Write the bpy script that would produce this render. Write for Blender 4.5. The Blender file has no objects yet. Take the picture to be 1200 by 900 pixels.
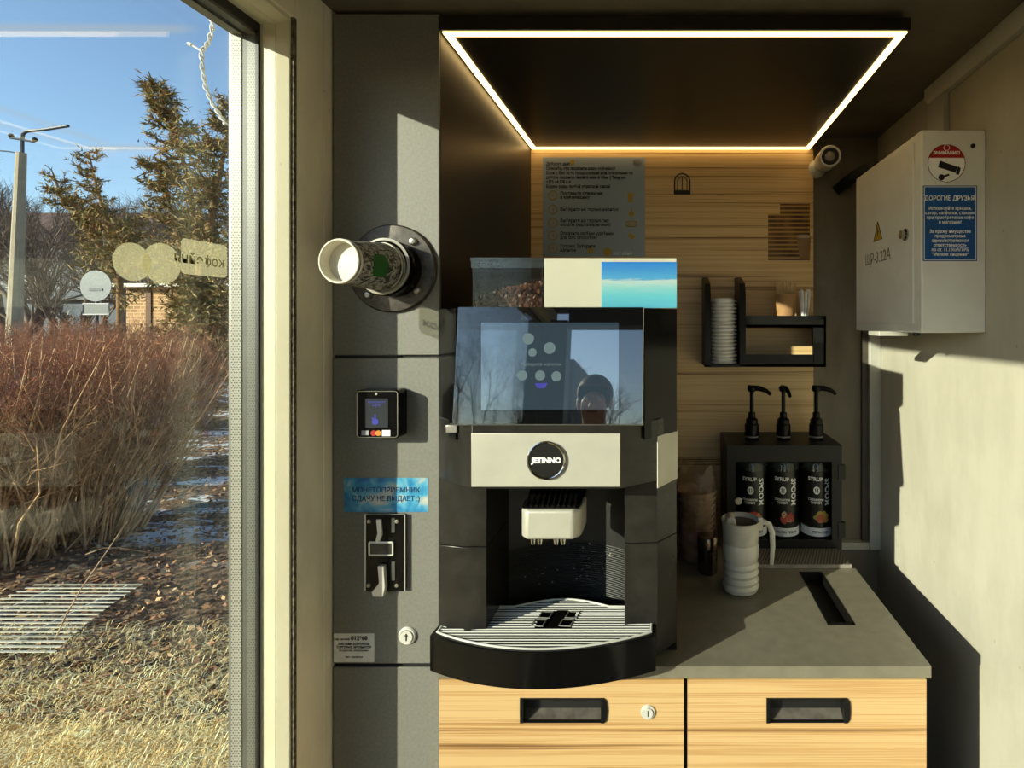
import bpy, bmesh, math, random
from mathutils import Vector, Matrix, Euler

PI = math.pi
F = 620.0                      # focal length in pixels of the 1200 px wide frame
CX, CY, CZ = 779.0, 378.0, 1.475

# ------------------------------------------------------------------ camera, world, sun, exposure
sc = bpy.context.scene
C = sc.collection
cam_d = bpy.data.cameras.new('camera')
cam = bpy.data.objects.new('camera', cam_d)
C.objects.link(cam)
cam.location = (0, 0, CZ)
cam.rotation_euler = (PI / 2, 0, 0)
cam_d.sensor_width = 36
cam_d.lens = F / 1200 * 36
cam_d.shift_x = -(CX - 600) / 1200
cam_d.shift_y = -(450 - CY) / 1200
cam_d.clip_start = 0.02
cam_d.clip_end = 2000
sc.camera = cam

SUN_DIR = Vector((1.0, 0.82, -0.40)).normalized()     # the way the light travels
SUN_E = 9.6
SKY_S = 0.28
EXPO = 0.0

sun_d = bpy.data.lights.new('sun', 'SUN')
sun_d.energy = SUN_E
sun_d.angle = math.radians(0.53)
sun_d.color = (1.0, 0.93, 0.73)
sun = bpy.data.objects.new('sun', sun_d)
sun.rotation_euler = (-SUN_DIR).to_track_quat('Z', 'Y').to_euler()
sun.location = (-6, -5, 6)
C.objects.link(sun)

sc.view_settings.view_transform = 'Standard'
sc.view_settings.look = 'None'
sc.view_settings.gamma = 1
sc.view_settings.use_curve_mapping = False
sc.view_settings.exposure = EXPO
try:
    sc.cycles.max_bounces = 10
    sc.cycles.transparent_max_bounces = 16
    sc.cycles.caustics_reflective = False
    sc.cycles.caustics_refractive = False
    sc.cycles.sample_clamp_indirect = 6
    sc.cycles.use_denoising = True
except Exception:
    pass

w = bpy.data.worlds.new('world')
sc.world = w
w.use_nodes = True
nt = w.node_tree
nt.nodes.clear()
N = nt.nodes.new
L = nt.links.new
out = N('ShaderNodeOutputWorld')
bg = N('ShaderNodeBackground')
L(bg.outputs[0], out.inputs[0])
tc = N('ShaderNodeTexCoord')
nrm = N('ShaderNodeVectorMath'); nrm.operation = 'NORMALIZE'
L(tc.outputs['Generated'], nrm.inputs[0])
sky = N('ShaderNodeTexSky')
sky.sky_type = 'NISHITA'
sky.sun_disc = False
sky.sun_elevation = math.radians(22)
sky.sun_rotation = math.atan2(-SUN_DIR.x, -SUN_DIR.y)
sky.altitude = 200
sky.air_density = 1.0
sky.dust_density = 0.6
sky.ozone_density = 3.0


def pdir(px, py):
    return Vector(((px - CX) / F, 1.0, (CY - py) / F)).normalized()


def wmath(op, a, b=None, c=None):
    n = N('ShaderNodeMath'); n.operation = op
    for i, v in enumerate((a, b, c)):
        if v is None:
            continue
        if isinstance(v, (int, float)):
            n.inputs[i].default_value = v
        else:
            L(v, n.inputs[i])
    return n.outputs[0]


def wdot(vec):
    n = N('ShaderNodeVectorMath'); n.operation = 'DOT_PRODUCT'
    L(nrm.outputs[0], n.inputs[0]); n.inputs[1].default_value = vec
    return n.outputs['Value']


def contrail(p0, p1, width, fade0=0.02, fade1=0.02):
    a, b = pdir(*p0), pdir(*p1)
    n = a.cross(b).normalized()
    t = (b - a).normalized()
    d = wmath('ABSOLUTE', wdot(n))
    m = N('ShaderNodeMapRange'); m.interpolation_type = 'SMOOTHSTEP'
    L(d, m.inputs[0]); m.inputs[1].default_value = width; m.inputs[2].default_value = 0.0
    u = wdot(t)
    ua, ub = a.dot(t), b.dot(t)
    e0 = N('ShaderNodeMapRange'); e0.interpolation_type = 'SMOOTHSTEP'
    L(u, e0.inputs[0]); e0.inputs[1].default_value = ua - fade0; e0.inputs[2].default_value = ua + fade0
    e1 = N('ShaderNodeMapRange'); e1.interpolation_type = 'SMOOTHSTEP'
    L(u, e1.inputs[0]); e1.inputs[1].default_value = ub + fade1; e1.inputs[2].default_value = ub - fade1
    fwd = wmath('GREATER_THAN', wdot(a), 0.2)
    return wmath('MULTIPLY', wmath('MULTIPLY', m.outputs[0], e0.outputs[0]), wmath('MULTIPLY', e1.outputs[0], fwd))


trails = [(contrail((-300, 32), (222, 34), 0.009, .05, .02), .55),
          (contrail((-80, 100), (140, 174), 0.007, .03, .02), .28),
          (contrail((-80, 124), (110, 177), 0.006, .03, .02), .22),
          (contrail((92, 173), (420, 173), 0.007, .02, .05), .5)]
tot = None
for s, k in trails:
    v = wmath('MULTIPLY', s, k)
    tot = v if tot is None else wmath('MAXIMUM', tot, v)
bc = N('ShaderNodeHueSaturation')
bc.inputs['Saturation'].default_value = 0.95
L(sky.outputs[0], bc.inputs['Color'])
mixc = N('ShaderNodeMix'); mixc.data_type = 'RGBA'
L(tot, mixc.inputs[0])
L(bc.outputs[0], mixc.inputs[6])
mixc.inputs[7].default_value = (2.2, 2.3, 2.4, 1)
L(mixc.outputs[2], bg.inputs[0])
bg.inputs[1].default_value = SKY_S

# ------------------------------------------------------------------ helpers


def P(px, py, Y):
    return ((px - CX) * Y / F, Y, CZ + (CY - py) * Y / F)


def X(px, Y):
    return (px - CX) * Y / F


def Z(py, Y):
    return CZ + (CY - py) * Y / F


def new():
    return bmesh.new()


def box(bm, x0, x1, y0, y1, z0, z1):
    vs = [bm.verts.new((x, y, z)) for x in (x0, x1) for y in (y0, y1) for z in (z0, z1)]
    for f in ((0, 1, 3, 2), (4, 6, 7, 5), (0, 4, 5, 1), (2, 3, 7, 6), (0, 2, 6, 4), (1, 5, 7, 3)):
        bm.faces.new([vs[i] for i in f])
    return vs


def prism(bm, poly, a, b, axis='z', caps=True):
    """poly: 2D points; axis z: (x,y); axis y: (x,z); axis x: (y,z)."""
    def mk(p, t):
        if axis == 'z':
            return (p[0], p[1], t)
        if axis == 'y':
            return (p[0], t, p[1])
        return (t, p[0], p[1])
    A = [bm.verts.new(mk(p, a)) for p in poly]
    B = [bm.verts.new(mk(p, b)) for p in poly]
    n = len(poly)
    for i in range(n):
        j = (i + 1) % n
        bm.faces.new((A[i], A[j], B[j], B[i]))
    if caps:
        bm.faces.new(list(reversed(A)))
        bm.faces.new(B)
    return A, B


def frame_of(d):
    d = Vector(d).normalized()
    u = d.orthogonal().normalized()
    return d, u, d.cross(u)


def lathe(bm, prof, origin, axis=(0, 0, 1), seg=32, cap0=True, cap1=True, fr=None):
    d, u, v = fr if fr else frame_of(axis)
    o = Vector(origin)
    rings = []
    for r, t in prof:
        rings.append([bm.verts.new(o + d * t + (u * math.cos(2 * PI * k / seg) + v * math.sin(2 * PI * k / seg)) * r) for k in range(seg)])
    for a, b in zip(rings, rings[1:]):
        for k in range(seg):
            j = (k + 1) % seg
            bm.faces.new((a[k], a[j], b[j], b[k]))
    if cap0 and prof[0][0] > 1e-6:
        bm.faces.new(list(reversed(rings[0])))
    if cap1 and prof[-1][0] > 1e-6:
        bm.faces.new(rings[-1])
    return rings


def tube(bm, pts, r, seg=8, closed=False, caps=True):
    pts = [Vector(p) for p in pts]
    n = len(pts)
    rs = r if isinstance(r, (list, tuple)) else [r] * n
    rings = []
    ref = None
    for i, p in enumerate(pts):
        if closed:
            d = (pts[(i + 1) % n] - pts[i - 1])
        else:
            d = pts[min(i + 1, n - 1)] - pts[max(i - 1, 0)]
        if d.length < 1e-9:
            d = Vector((0, 0, 1))
        d.normalize()
        if ref is None:
            ref = d.orthogonal().normalized()
        ref = (ref - d * ref.dot(d))
        if ref.length < 1e-6:
            ref = d.orthogonal()
        ref.normalize()
        v = d.cross(ref)
        rings.append([bm.verts.new(p + (ref * math.cos(2 * PI * k / seg) + v * math.sin(2 * PI * k / seg)) * rs[i]) for k in range(seg)])
    m = n if closed else n - 1
    for i in range(m):
        a, b = rings[i], rings[(i + 1) % n]
        for k in range(seg):
            j = (k + 1) % seg
            bm.faces.new((a[k], a[j], b[j], b[k]))
    if not closed and caps:
        bm.faces.new(list(reversed(rings[0])))
        bm.faces.new(rings[-1])


def rrect(x0, x1, y0, y1, r, n=5):
    pts = []
    for cx, cy, a0 in ((x1 - r, y1 - r, 0), (x0 + r, y1 - r, 90), (x0 + r, y0 + r, 180), (x1 - r, y0 + r, 270)):
        for k in range(n + 1):
            a = math.radians(a0 + 90 * k / n)
            pts.append((cx + r * math.cos(a), cy + r * math.sin(a)))
    return pts


def disc(cx, cy, rx, ry=None, n=32):
    ry = ry or rx
    return [(cx + rx * math.cos(2 * PI * k / n), cy + ry * math.sin(2 * PI * k / n)) for k in range(n)]


def link(name, me, m, parent=None, smooth=True, ang=35, bevel=0, bseg=2):
    o = bpy.data.objects.new(name, me)
    C.objects.link(o)
    if m is not None:
        if isinstance(m, (list, tuple)):
            for k in m:
                me.materials.append(k)
        else:
            me.materials.append(m)
    if smooth and len(me.polygons):
        me.shade_smooth()
        me.set_sharp_from_angle(angle=math.radians(ang))
    if bevel:
        b = o.modifiers.new('bevel', 'BEVEL')
        b.width = bevel; b.segments = bseg; b.limit_method = 'ANGLE'; b.angle_limit = math.radians(35)
        b.harden_normals = False
    if parent is not None:
        o.parent = parent
        t = parent.location if parent.type == 'EMPTY' else Vector((0, 0, 0))   # a mesh parent already sits at the identity
        o.matrix_parent_inverse = Matrix.Translation(-t)
    return o


def obj(name, bm, m, parent=None, smooth=True, ang=35, bevel=0, bseg=2, normals=True):
    if normals:
        bmesh.ops.recalc_face_normals(bm, faces=bm.faces[:])
    me = bpy.data.meshes.new(name)
    bm.to_mesh(me)
    bm.free()
    return link(name, me, m, parent, smooth, ang, bevel, bseg)


def tag(o, label, cat, group=None, kind=None):
    o['label'] = label
    o['category'] = cat
    if group:
        o['group'] = group
    if kind:
        o['kind'] = kind
    return o


def thing(name, label, cat, loc=(0, 0, 0), group=None):
    o = bpy.data.objects.new(name, None)
    o.empty_display_size = 0.02
    C.objects.link(o)
    o.location = loc
    return tag(o, label, cat, group)


def struct(name, bm, m, label=None, parent=None, **k):
    o = obj(name, bm, m, parent, **k)
    if parent is None:
        o['kind'] = 'structure'
        o['category'] = name.split('_')[0]
        o['label'] = label or name.replace('_', ' ')
    return o


def dup(root, delta, label=None):
    r = root.copy(); C.objects.link(r)
    r.location = root.location + Vector(delta)
    if label:
        r['label'] = label
    for ch in list(root.children):
        c = ch.copy(); C.objects.link(c); c.parent = r; c.matrix_parent_inverse = ch.matrix_parent_inverse.copy()
        for g in ch.children:
            d = g.copy(); C.objects.link(d); d.parent = c; d.matrix_parent_inverse = g.matrix_parent_inverse.copy()
    return r


_fc = {}


def text(body, size, loc, m, parent, name='lettering', facing='front', depth=0.0002, align='CENTER', rot=0, space=1.0, bold=0.0, line=1.0, sx=1.0):
    """facing front = readable from the camera side (-Y); left = readable from -X."""
    cu = bpy.data.curves.new(name, 'FONT')
    cu.body = body
    cu.size = size
    cu.align_x = align
    cu.align_y = 'CENTER'
    cu.extrude = depth
    cu.offset = bold
    cu.space_character = space
    cu.space_line = line
    cu.resolution_u = 3
    to = bpy.data.objects.new(name, cu)
    me = bpy.data.meshes.new_from_object(to)
    me.name = name
    bpy.data.objects.remove(to)
    bpy.data.curves.remove(cu)
    me.materials.clear()
    M = Matrix.Rotation(rot, 4, 'Z') @ Matrix.Diagonal((sx, 1, 1, 1))
    if facing == 'front':
        R = Matrix.Rotation(PI / 2, 4, 'X')
    elif facing == 'left':
        R = Matrix.Rotation(-PI / 2, 4, 'Z') @ Matrix.Rotation(PI / 2, 4, 'X')
    elif facing == 'right':
        R = Matrix.Rotation(PI / 2, 4, 'Z') @ Matrix.Rotation(PI / 2, 4, 'X')
    else:
        R = facing
    me.transform(Matrix.Translation(Vector(loc)) @ R @ M)
    return link(name, me, m, parent, smooth=False)


# ------------------------------------------------------------------ materials
_m = {}


ALB = 0.72          # overall reflectance level of the painted surfaces


def rgb(r, g, b):
    f = lambda c: (c / 255 / 12.92) if c / 255 <= 0.04045 else ((c / 255 + 0.055) / 1.055) ** 2.4
    return (f(r) * ALB, f(g) * ALB, f(b) * ALB, 1)


class NT:
    def __init__(s, name):
        s.m = bpy.data.materials.new(name)
        s.m.use_nodes = True
        s.t = s.m.node_tree
        s.b = s.t.nodes['Principled BSDF']
        s.o = s.t.nodes['Material Output']
        s._tc = None

    def n(s, typ, **k):
        x = s.t.nodes.new(typ)
        for a, v in k.items():
            setattr(x, a, v)
        return x

    def l(s, a, b):
        s.t.links.new(a, b)

    def coord(s, scale=(1, 1, 1), loc=(0, 0, 0), rot=(0, 0, 0), kind='Object'):
        if s._tc is None:
            s._tc = s.n('ShaderNodeTexCoord')
        mp = s.n('ShaderNodeMapping')
        mp.inputs['Scale'].default_value = scale
        mp.inputs['Location'].default_value = loc
        mp.inputs['Rotation'].default_value = rot
        s.l(s._tc.outputs[kind], mp.inputs[0])
        return mp.outputs[0]

    def noise(s, vec, scale=5, detail=4, rough=.5, dist=0):
        x = s.n('ShaderNodeTexNoise')
        x.inputs['Scale'].default_value = scale
        x.inputs['Detail'].default_value = detail
        x.inputs['Roughness'].default_value = rough
        x.inputs['Distortion'].default_value = dist
        s.l(vec, x.inputs['Vector'])
        return x.outputs['Fac']

    def ramp(s, fac, stops, interp='LINEAR'):
        x = s.n('ShaderNodeValToRGB')
        x.color_ramp.interpolation = interp
        e = x.color_ramp.elements
        while len(e) < len(stops):
            e.new(0.5)
        for i, (p, c) in enumerate(stops):
            e[i].position = p
            e[i].color = c if len(c) == 4 else (*c, 1)
        s.l(fac, x.inputs[0])
        return x.outputs[0]

    def mix(s, fac, a, b, blend='MIX'):
        x = s.n('ShaderNodeMix', data_type='RGBA', blend_type=blend)
        for i, v in ((0, fac), (6, a), (7, b)):
            if isinstance(v, (int, float)):
                x.inputs[i].default_value = v
            elif isinstance(v, tuple):
                x.inputs[i].default_value = v
            else:
                s.l(v, x.inputs[i])
        return x.outputs[2]

    def math(s, op, a, b=0.0, c=0.0):
        x = s.n('ShaderNodeMath', operation=op)
        for i, v in enumerate((a, b, c)):
            if isinstance(v, (int, float)):
                x.inputs[i].default_value = v
            else:
                s.l(v, x.inputs[i])
        return x.outputs[0]

    def bump(s, h, strength=.3, dist=.002):
        x = s.n('ShaderNodeBump')
        x.inputs['Strength'].default_value = strength
        x.inputs['Distance'].default_value = dist
        s.l(h, x.inputs['Height'])
        s.l(x.outputs[0], s.b.inputs['Normal'])

    def col(s, c):
        if isinstance(c, tuple):
            s.b.inputs['Base Color'].default_value = c
        else:
            s.l(c, s.b.inputs['Base Color'])

    def set(s, **k):
        for a, v in k.items():
            s.b.inputs[a.replace('_', ' ')].default_value = v


def flat(name, c, rough=.5, metal=0.0, var=0.08, vscale=30, bump=0.0, bscale=300, emit=0, coat=0, spec=None, trans=0, bd=.0006):
    if name in _m:
        return _m[name]
    t = NT(name)
    v = t.noise(t.coord(), vscale, 4)
    c2 = tuple(x * (1 - 2 * var) for x in c[:3]) + (1,)
    c3 = tuple(min(1, x * (1 + 2 * var)) for x in c[:3]) + (1,)
    t.col(t.ramp(v, [(.3, c2), (.7, c3)]))
    t.set(Roughness=rough, Metallic=metal)
    if coat:
        t.b.inputs['Coat Weight'].default_value = coat
        t.b.inputs['Coat Roughness'].default_value = .05
    if spec is not None:
        t.b.inputs['Specular IOR Level'].default_value = spec
    if bump:
        t.bump(t.noise(t.coord(), bscale, 3, .6), bump, bd)
    if emit:
        t.b.inputs['Emission Color'].default_value = c
        t.b.inputs['Emission Strength'].default_value = emit
    if trans:
        t.b.inputs['Transmission Weight'].default_value = trans
    _m[name] = t.m
    return t.m


def wood(name, light, mid, dark, seed=0.0):
    t = NT(name)
    v = t.coord((.42, 1.0, 42), (seed, 0, seed * 3))
    a = t.noise(v, 1.6, 5, .55, .08)
    v2 = t.coord((.8, 2.0, 210), (seed, 2, 0))
    b = t.noise(v2, 1.5, 3, .6)
    g = t.noise(t.coord((.25, 1, 9), (seed * 2, 0, 5)), 1.6, 3, .5)
    f = t.math('ADD', t.math('ADD', t.math('MULTIPLY', a, .52), t.math('MULTIPLY', b, .20)), t.math('MULTIPLY', g, .28))
    c = t.ramp(f, [(.37, dark), (.42, mid), (.45, light), (.49, mid), (.52, light), (.57, light), (.60, mid), (.66, dark)])
    t.col(c)
    t.set(Roughness=.42)
    t.bump(b, .12, .0006)
    return t.m


def glass_like(name, tint=(1, 1, 1, 1), gloss=1.0, rough=0.0, ior=1.5, film=0.0, filmc=(1, 1, 1, 1), glow_through=False):
    """thin clear sheet: straight-through transparency plus Fresnel reflection."""
    t = NT(name)
    t.t.nodes.remove(t.b)
    tr = t.n('ShaderNodeBsdfTransparent'); tr.inputs[0].default_value = tint
    gl = t.n('ShaderNodeBsdfGlossy'); gl.inputs['Roughness'].default_value = rough
    gl.inputs[0].default_value = (gloss, gloss, gloss, 1)
    ge = t.n('ShaderNodeNewGeometry')
    dp = t.n('ShaderNodeVectorMath', operation='DOT_PRODUCT')
    t.l(ge.outputs['Incoming'], dp.inputs[0]); t.l(ge.outputs['Normal'], dp.inputs[1])
    f0 = ((ior - 1) / (ior + 1)) ** 2
    cs_ = t.math('ABSOLUTE', dp.outputs['Value'])
    fr = t.math('ADD', t.math('MULTIPLY', t.math('POWER', t.math('SUBTRACT', 1.0, cs_), 5.0), 1 - f0), f0)
    ms = t.n('ShaderNodeMixShader')
    t.l(fr, ms.inputs[0]); t.l(tr.outputs[0], ms.inputs[1]); t.l(gl.outputs[0], ms.inputs[2])
    last = ms.outputs[0]
    if film:
        df = t.n('ShaderNodeBsdfTranslucent' if glow_through else 'ShaderNodeBsdfDiffuse'); df.inputs[0].default_value = filmc
        m2 = t.n('ShaderNodeMixShader')
        if film < 0:
            nz = t.noise(t.coord(), 60, 5, .7)
            fac = t.math('MULTIPLY', nz, -film)
            t.l(fac, m2.inputs[0])
        else:
            m2.inputs[0].default_value = film
        t.l(last, m2.inputs[1]); t.l(df.outputs[0], m2.inputs[2])
        last = m2.outputs[0]
    t.l(last, t.o.inputs[0])
    return t.m


G = lambda v: (v, v, v, 1)
M_WOODP = wood('zebra_wood_panel', rgb(255, 218, 160), rgb(232, 190, 130), rgb(150, 108, 66), 1.3)
M_WOODD = wood('zebra_wood_drawer', rgb(228, 190, 136), rgb(206, 160, 104), rgb(134, 96, 60), 7.7)
M_ANTH = flat('anthracite_powder_coat', rgb(136, 134, 126), .5, 0, .06, 200, .35, 900)
M_SIDEP = flat('dark_brown_laminate', rgb(58, 48, 42), .38, 0, .04, 60, .05, 700)
M_CANOPY = flat('canopy_laminate', rgb(40, 36, 30), .33, 0, .04, 60)
M_LED = flat('led_diffuser', (1.0, .68, .27, 1), .5, emit=4.2, var=0)
M_COUNTER = flat('grey_worktop', rgb(134, 128, 112), .34, 0, .05, 40, .06, 500)
M_BLACKG = flat('black_gloss', rgb(16, 15, 15), .12, 0, .05, 30, spec=.18)
M_BLACKS = flat('black_satin', rgb(21, 20, 19), .4, 0, .08, 50, spec=.3)
M_BLACKM = flat('black_matte', rgb(16, 15, 15), .6, 0, .08, 50)
M_BLACKW = flat('worn_black_plastic', rgb(44, 42, 39), .26, 0, .14, 35, .05, 200, spec=.35)
M_SILVER = flat('brushed_champagne', rgb(214, 210, 196), .42, .3, .03, 20, .04, 900)
M_WIRE = flat('bright_wire', rgb(252, 250, 242), .3, .3, .02, 20)
M_STEEL = flat('steel', rgb(214, 210, 200), .34, .85, .04, 30)
M_CHROME = flat('chrome', rgb(215, 214, 210), .08, 1.0, .02, 30)
M_WHITEP = flat('white_plastic', rgb(226, 224, 214), .3, 0, .02, 20)
M_TRIM = flat('white_pvc', rgb(200, 198, 188), .4, 0, .03, 20)
M_BOX = flat('grey_enamel', rgb(250, 250, 245), .4, 0, .03, 12, .05, 300)
M_PAPER = flat('white_paper', rgb(206, 202, 184), .7, 0, .02, 10)
M_KRAFT = flat('kraft_card', rgb(186, 142, 92), .75, 0, .08, 40)
M_WHITE = flat('white_print', (.88, .88, .86, 1), .6, 0, .0, 20)
M_BLACKP = flat('black_print', rgb(20, 20, 22), .5, 0, .0, 20)
M_YELLOW = flat('yellow_print', rgb(205, 170, 50), .5, 0, .02, 20)
M_RED = flat('red_print', rgb(190, 30, 38), .45, 0, .02, 20)
M_BLUE = flat('blue_print', rgb(16, 92, 168), .35, 0, .05, 30)
M_NAVY = flat('navy_print', rgb(20, 70, 120), .5, 0, .05, 30)
M_GLASS = glass_like('window_glass', (.95, .97, .96, 1), .75, 0.0, 1.45)
M_CLEAR = glass_like('clear_plastic', (.85, .86, .86, 1), 1.0, .05, 1.5)


def concrete(name, base, darker, spec_dark=.5, rough=.75):
    t = NT(name)
    a = t.noise(t.coord(), 3.0, 6, .6)
    b = t.noise(t.coord((1, 1, .35)), 14, 6, .65)
    c = t.noise(t.coord(), 90, 4, .7)
    f = t.math('ADD', t.math('MULTIPLY', a, .5), t.math('MULTIPLY', b, .5))
    col = t.ramp(f, [(.32, darker), (.55, base), (.75, tuple(min(1, x * 1.06) for x in base[:3]) + (1,))])
    vo = t.n('ShaderNodeTexVoronoi'); vo.inputs['Scale'].default_value = 26
    t.l(t.coord((1, 1, .7)), vo.inputs['Vector'])
    spot = t.ramp(vo.outputs['Distance'], [(.02, (1, 1, 1, 1)), (.07, (0, 0, 0, 1))])
    sp2 = t.math('MULTIPLY', t.math('GREATER_THAN', t.noise(t.coord(), 5, 2), .50), spot)
    col = t.mix(t.math('MULTIPLY', sp2, spec_dark), col, tuple(x * .45 for x in base[:3]) + (1,))
    t.col(col)
    t.set(Roughness=rough)
    t.bump(t.math('ADD', t.math('MULTIPLY', b, .6), t.math('MULTIPLY', c, .3)), .35, .002)
    return t.m


M_WALLR = concrete('cream_board', rgb(208, 202, 184), rgb(190, 184, 166), .75)
M_WALLL = concrete('left_concrete', (.80, .72, .56, 1), (.62, .55, .42, 1), .6)
M_WALLB = concrete('back_board', rgb(140, 132, 116), rgb(116, 108, 94), .3)
M_CEIL = concrete('ceiling_board', rgb(120, 110, 94), rgb(96, 88, 76), .2)
M_FLOOR = flat('dark_floor', rgb(70, 66, 60), .6, 0, .15, 12, .2, 80)
M_CASING = concrete('casing_paint', rgb(242, 234, 204), rgb(230, 220, 188), .4, .5)

# ------------------------------------------------------------------ room constants
YF = 0.92           # front plane of the cupboards
YB = 1.564          # back wall
XL = -0.58          # left wall
XR = 0.63           # right wall
XP = -0.392         # inner face of the niche's side panel
ZC = 2.02           # ceiling
ZCT = 0.88          # counter top
YK = -0.95          # kiosk front behind the camera
ZG = -0.12          # ground outside

# ---------------- room shell
bm = new(); box(bm, XL - .12, XR + .12, YK - .1, YB + .1, -.1, 0); struct('floor', bm, M_FLOOR, 'dark kiosk floor')
bm = new(); box(bm, XL - .12, XR + .12, YK - .1, YB + .1, ZC, ZC + .1); struct('ceiling', bm, M_CEIL, 'grey brown board ceiling')
bm = new(); box(bm, XL - .12, XR + .12, YB, YB + .1, 0, ZC); struct('wall_back', bm, M_WALLB, 'grey board back wall')
bm = new(); box(bm, XR, XR + .12, YK - .1, YB, 0, ZC); struct('wall_right', bm, M_WALLR, 'cream board right wall with speckled surface')
# left wall: pier beside the window, strip over and under it
bm = new()
box(bm, XL - .006, XL, 0.829, .90, 0, ZC)
box(bm, XL - .12, XL, 0.90, YB, 0, ZC)
box(bm, XL - .006, XL, YK - .1, 0.829, 1.952, ZC)
box(bm, XL - .12, XL - .006, YK - .1, 0.90, 1.99, ZC)
box(bm, XL - .12, XL, YK - .1, 0.829, 0, .04)
struct('wall_left', bm, M_WALLL, 'rough concrete left wall beside the window', bevel=.002)
# front wall (behind the camera): corner post, header, sill and right jamb around a glazed front
bm = new()
box(bm, XL - .12, -.50, YK - .1, YK + .03, .04, 1.952)
box(bm, -.50, XR, YK - .1, YK, 1.93, ZC)
box(bm, .53, XR, YK - .1, YK, 0, 1.93)
box(bm, -.50, .53, YK - .1, YK, 0, .08)
struct('wall_front', bm, flat('dark_frame_paint', rgb(56, 56, 56), .5), 'dark framed front behind the camera')
bm = new(); box(bm, -.50, .53, YK - .06, YK - .055, .08, 1.93); struct('window_2', bm, M_GLASS, 'glazed kiosk front')

# ---------------- window on the left
wn = thing('window_1', 'tall double-glazed window in the left wall', 'window', (XL - .06, 0, .04))
wn['kind'] = 'structure'
WY0, WY1, WZ0, WZ1 = YK + .03, 0.8185, .07, 1.928
M_GASKET = flat('black_gasket', rgb(24, 24, 24), .5)
M_ALU = flat('grey_aluminium', rgb(150, 150, 146), .35, .6, .03)
bm = new(); box(bm, -.6300, -.6270, WY0, WY1, WZ0, WZ1); obj('inner_pane', bm, M_GLASS, wn, smooth=False)
bm = new(); box(bm, -.6735, -.6705, WY0, WY1, WZ0, WZ1); obj('outer_pane', bm, M_GLASS, wn, smooth=False)
t = NT('perforated_spacer')
br = t.n('ShaderNodeTexBrick')
br.offset = .5
br.inputs['Scale'].default_value = 1
br.inputs['Brick Width'].default_value = .0042; br.inputs['Row Height'].default_value = .0040
br.inputs['Mortar Size'].default_value = .0011
br.inputs['Color1'].default_value = rgb(50, 50, 48); br.inputs['Color2'].default_value = rgb(74, 74, 70)
br.inputs['Mortar'].default_value = rgb(176, 174, 164)
t.l(t.coord(rot=(PI / 2, 0, 0)), br.inputs['Vector'])
t.col(br.outputs['Color']); t.set(Roughness=.4)
M_SPACER = t.m
M_SPACER_REFL = t.m.copy(); M_SPACER_REFL.name = 'spacer_reflection'
for n_q in M_SPACER_REFL.node_tree.nodes:
    if n_q.type == 'TEX_BRICK':
        n_q.inputs['Mortar'].default_value = rgb(112, 112, 106)
SY_ = .8160
bm = new(); box(bm, -.6690, -.6530, SY_, .8195, WZ0, WZ1); box(bm, -.6690, -.6530, WY0, .8195, WZ1 - .008, WZ1 + .004)
obj('spacer_and_reflection', bm, M_SPACER, wn, smooth=False)
bm = new(); box(bm, -.6440, -.6310, SY_, .8195, WZ0, WZ1); box(bm, -.6440, -.6310, WY0, .8195, WZ1 - .008, WZ1 + .004)
obj('spacer_and_reflection', bm, M_SPACER_REFL, wn, smooth=False)  # darker second strip stands in for the spacer's reflection in the pane
bm = new(); box(bm, -.6530, -.6440, SY_ + .001, .8195, WZ0, WZ1); box(bm, -.6530, -.6440, WY0, .8195, WZ1 - .004, WZ1 + .004)
obj('sealant', bm, flat('grey_sealant', rgb(70, 72, 70), .5), wn, smooth=False)
bm = new()
box(bm, -.6785, -.6695, .8225, WY1 + .03, WZ0, WZ1 + .03); box(bm, -.6785, -.6695, WY0, WY1 + .004, WZ1 + .006, WZ1 + .03)
obj('outer_frame', bm, M_ALU, wn, bevel=.001)
bm = new()
box(bm, -.6310, -.6265, SY_ - .001, .8195, WZ0, WZ1); box(bm, -.6310, -.6265, WY0, .8195, WZ1 - .003, WZ1 + .009)
obj('gasket', bm, M_GASKET, wn, smooth=False)
bm = new()
box(bm, -.6695, -.602, .8195, .90, .04, 1.98); box(bm, -.6695, -.602, YK, .90, 1.938, 1.99); box(bm, -.6695, -.602, YK, .8195, -.02, .07)
obj('casing', bm, M_CASING, wn, bevel=.0015)
bm = new(); prism(bm, [(-.602, .8195), (-.5838, .8237), (-.5838, .885), (-.602, .885)], .04, 1.99, 'z'); prism(bm, [(-.602, 1.9385), (-.5838, 1.946), (-.5838, 1.99), (-.602, 1.99)], YK, .8237, 'y')
obj('casing_strip', bm, M_CASING, wn, bevel=.0008)
# crumbly filler between casing and concrete
t = NT('crumbly_filler')
v = t.noise(t.coord((1, 1, .6)), 160, 6, .8)
t.col(t.ramp(v, [(.38, rgb(60, 52, 44)), (.5, rgb(120, 110, 94)), (.65, rgb(168, 158, 138))]))
t.set(Roughness=.95); t.bump(v, 1, .004)
bm = new(); box(bm, XL - .0040, XL + .0008, .8262, .8325, .04, 1.952)
o = struct('trim_1', bm, t.m, 'crumbly filler line between window casing and concrete')

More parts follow.
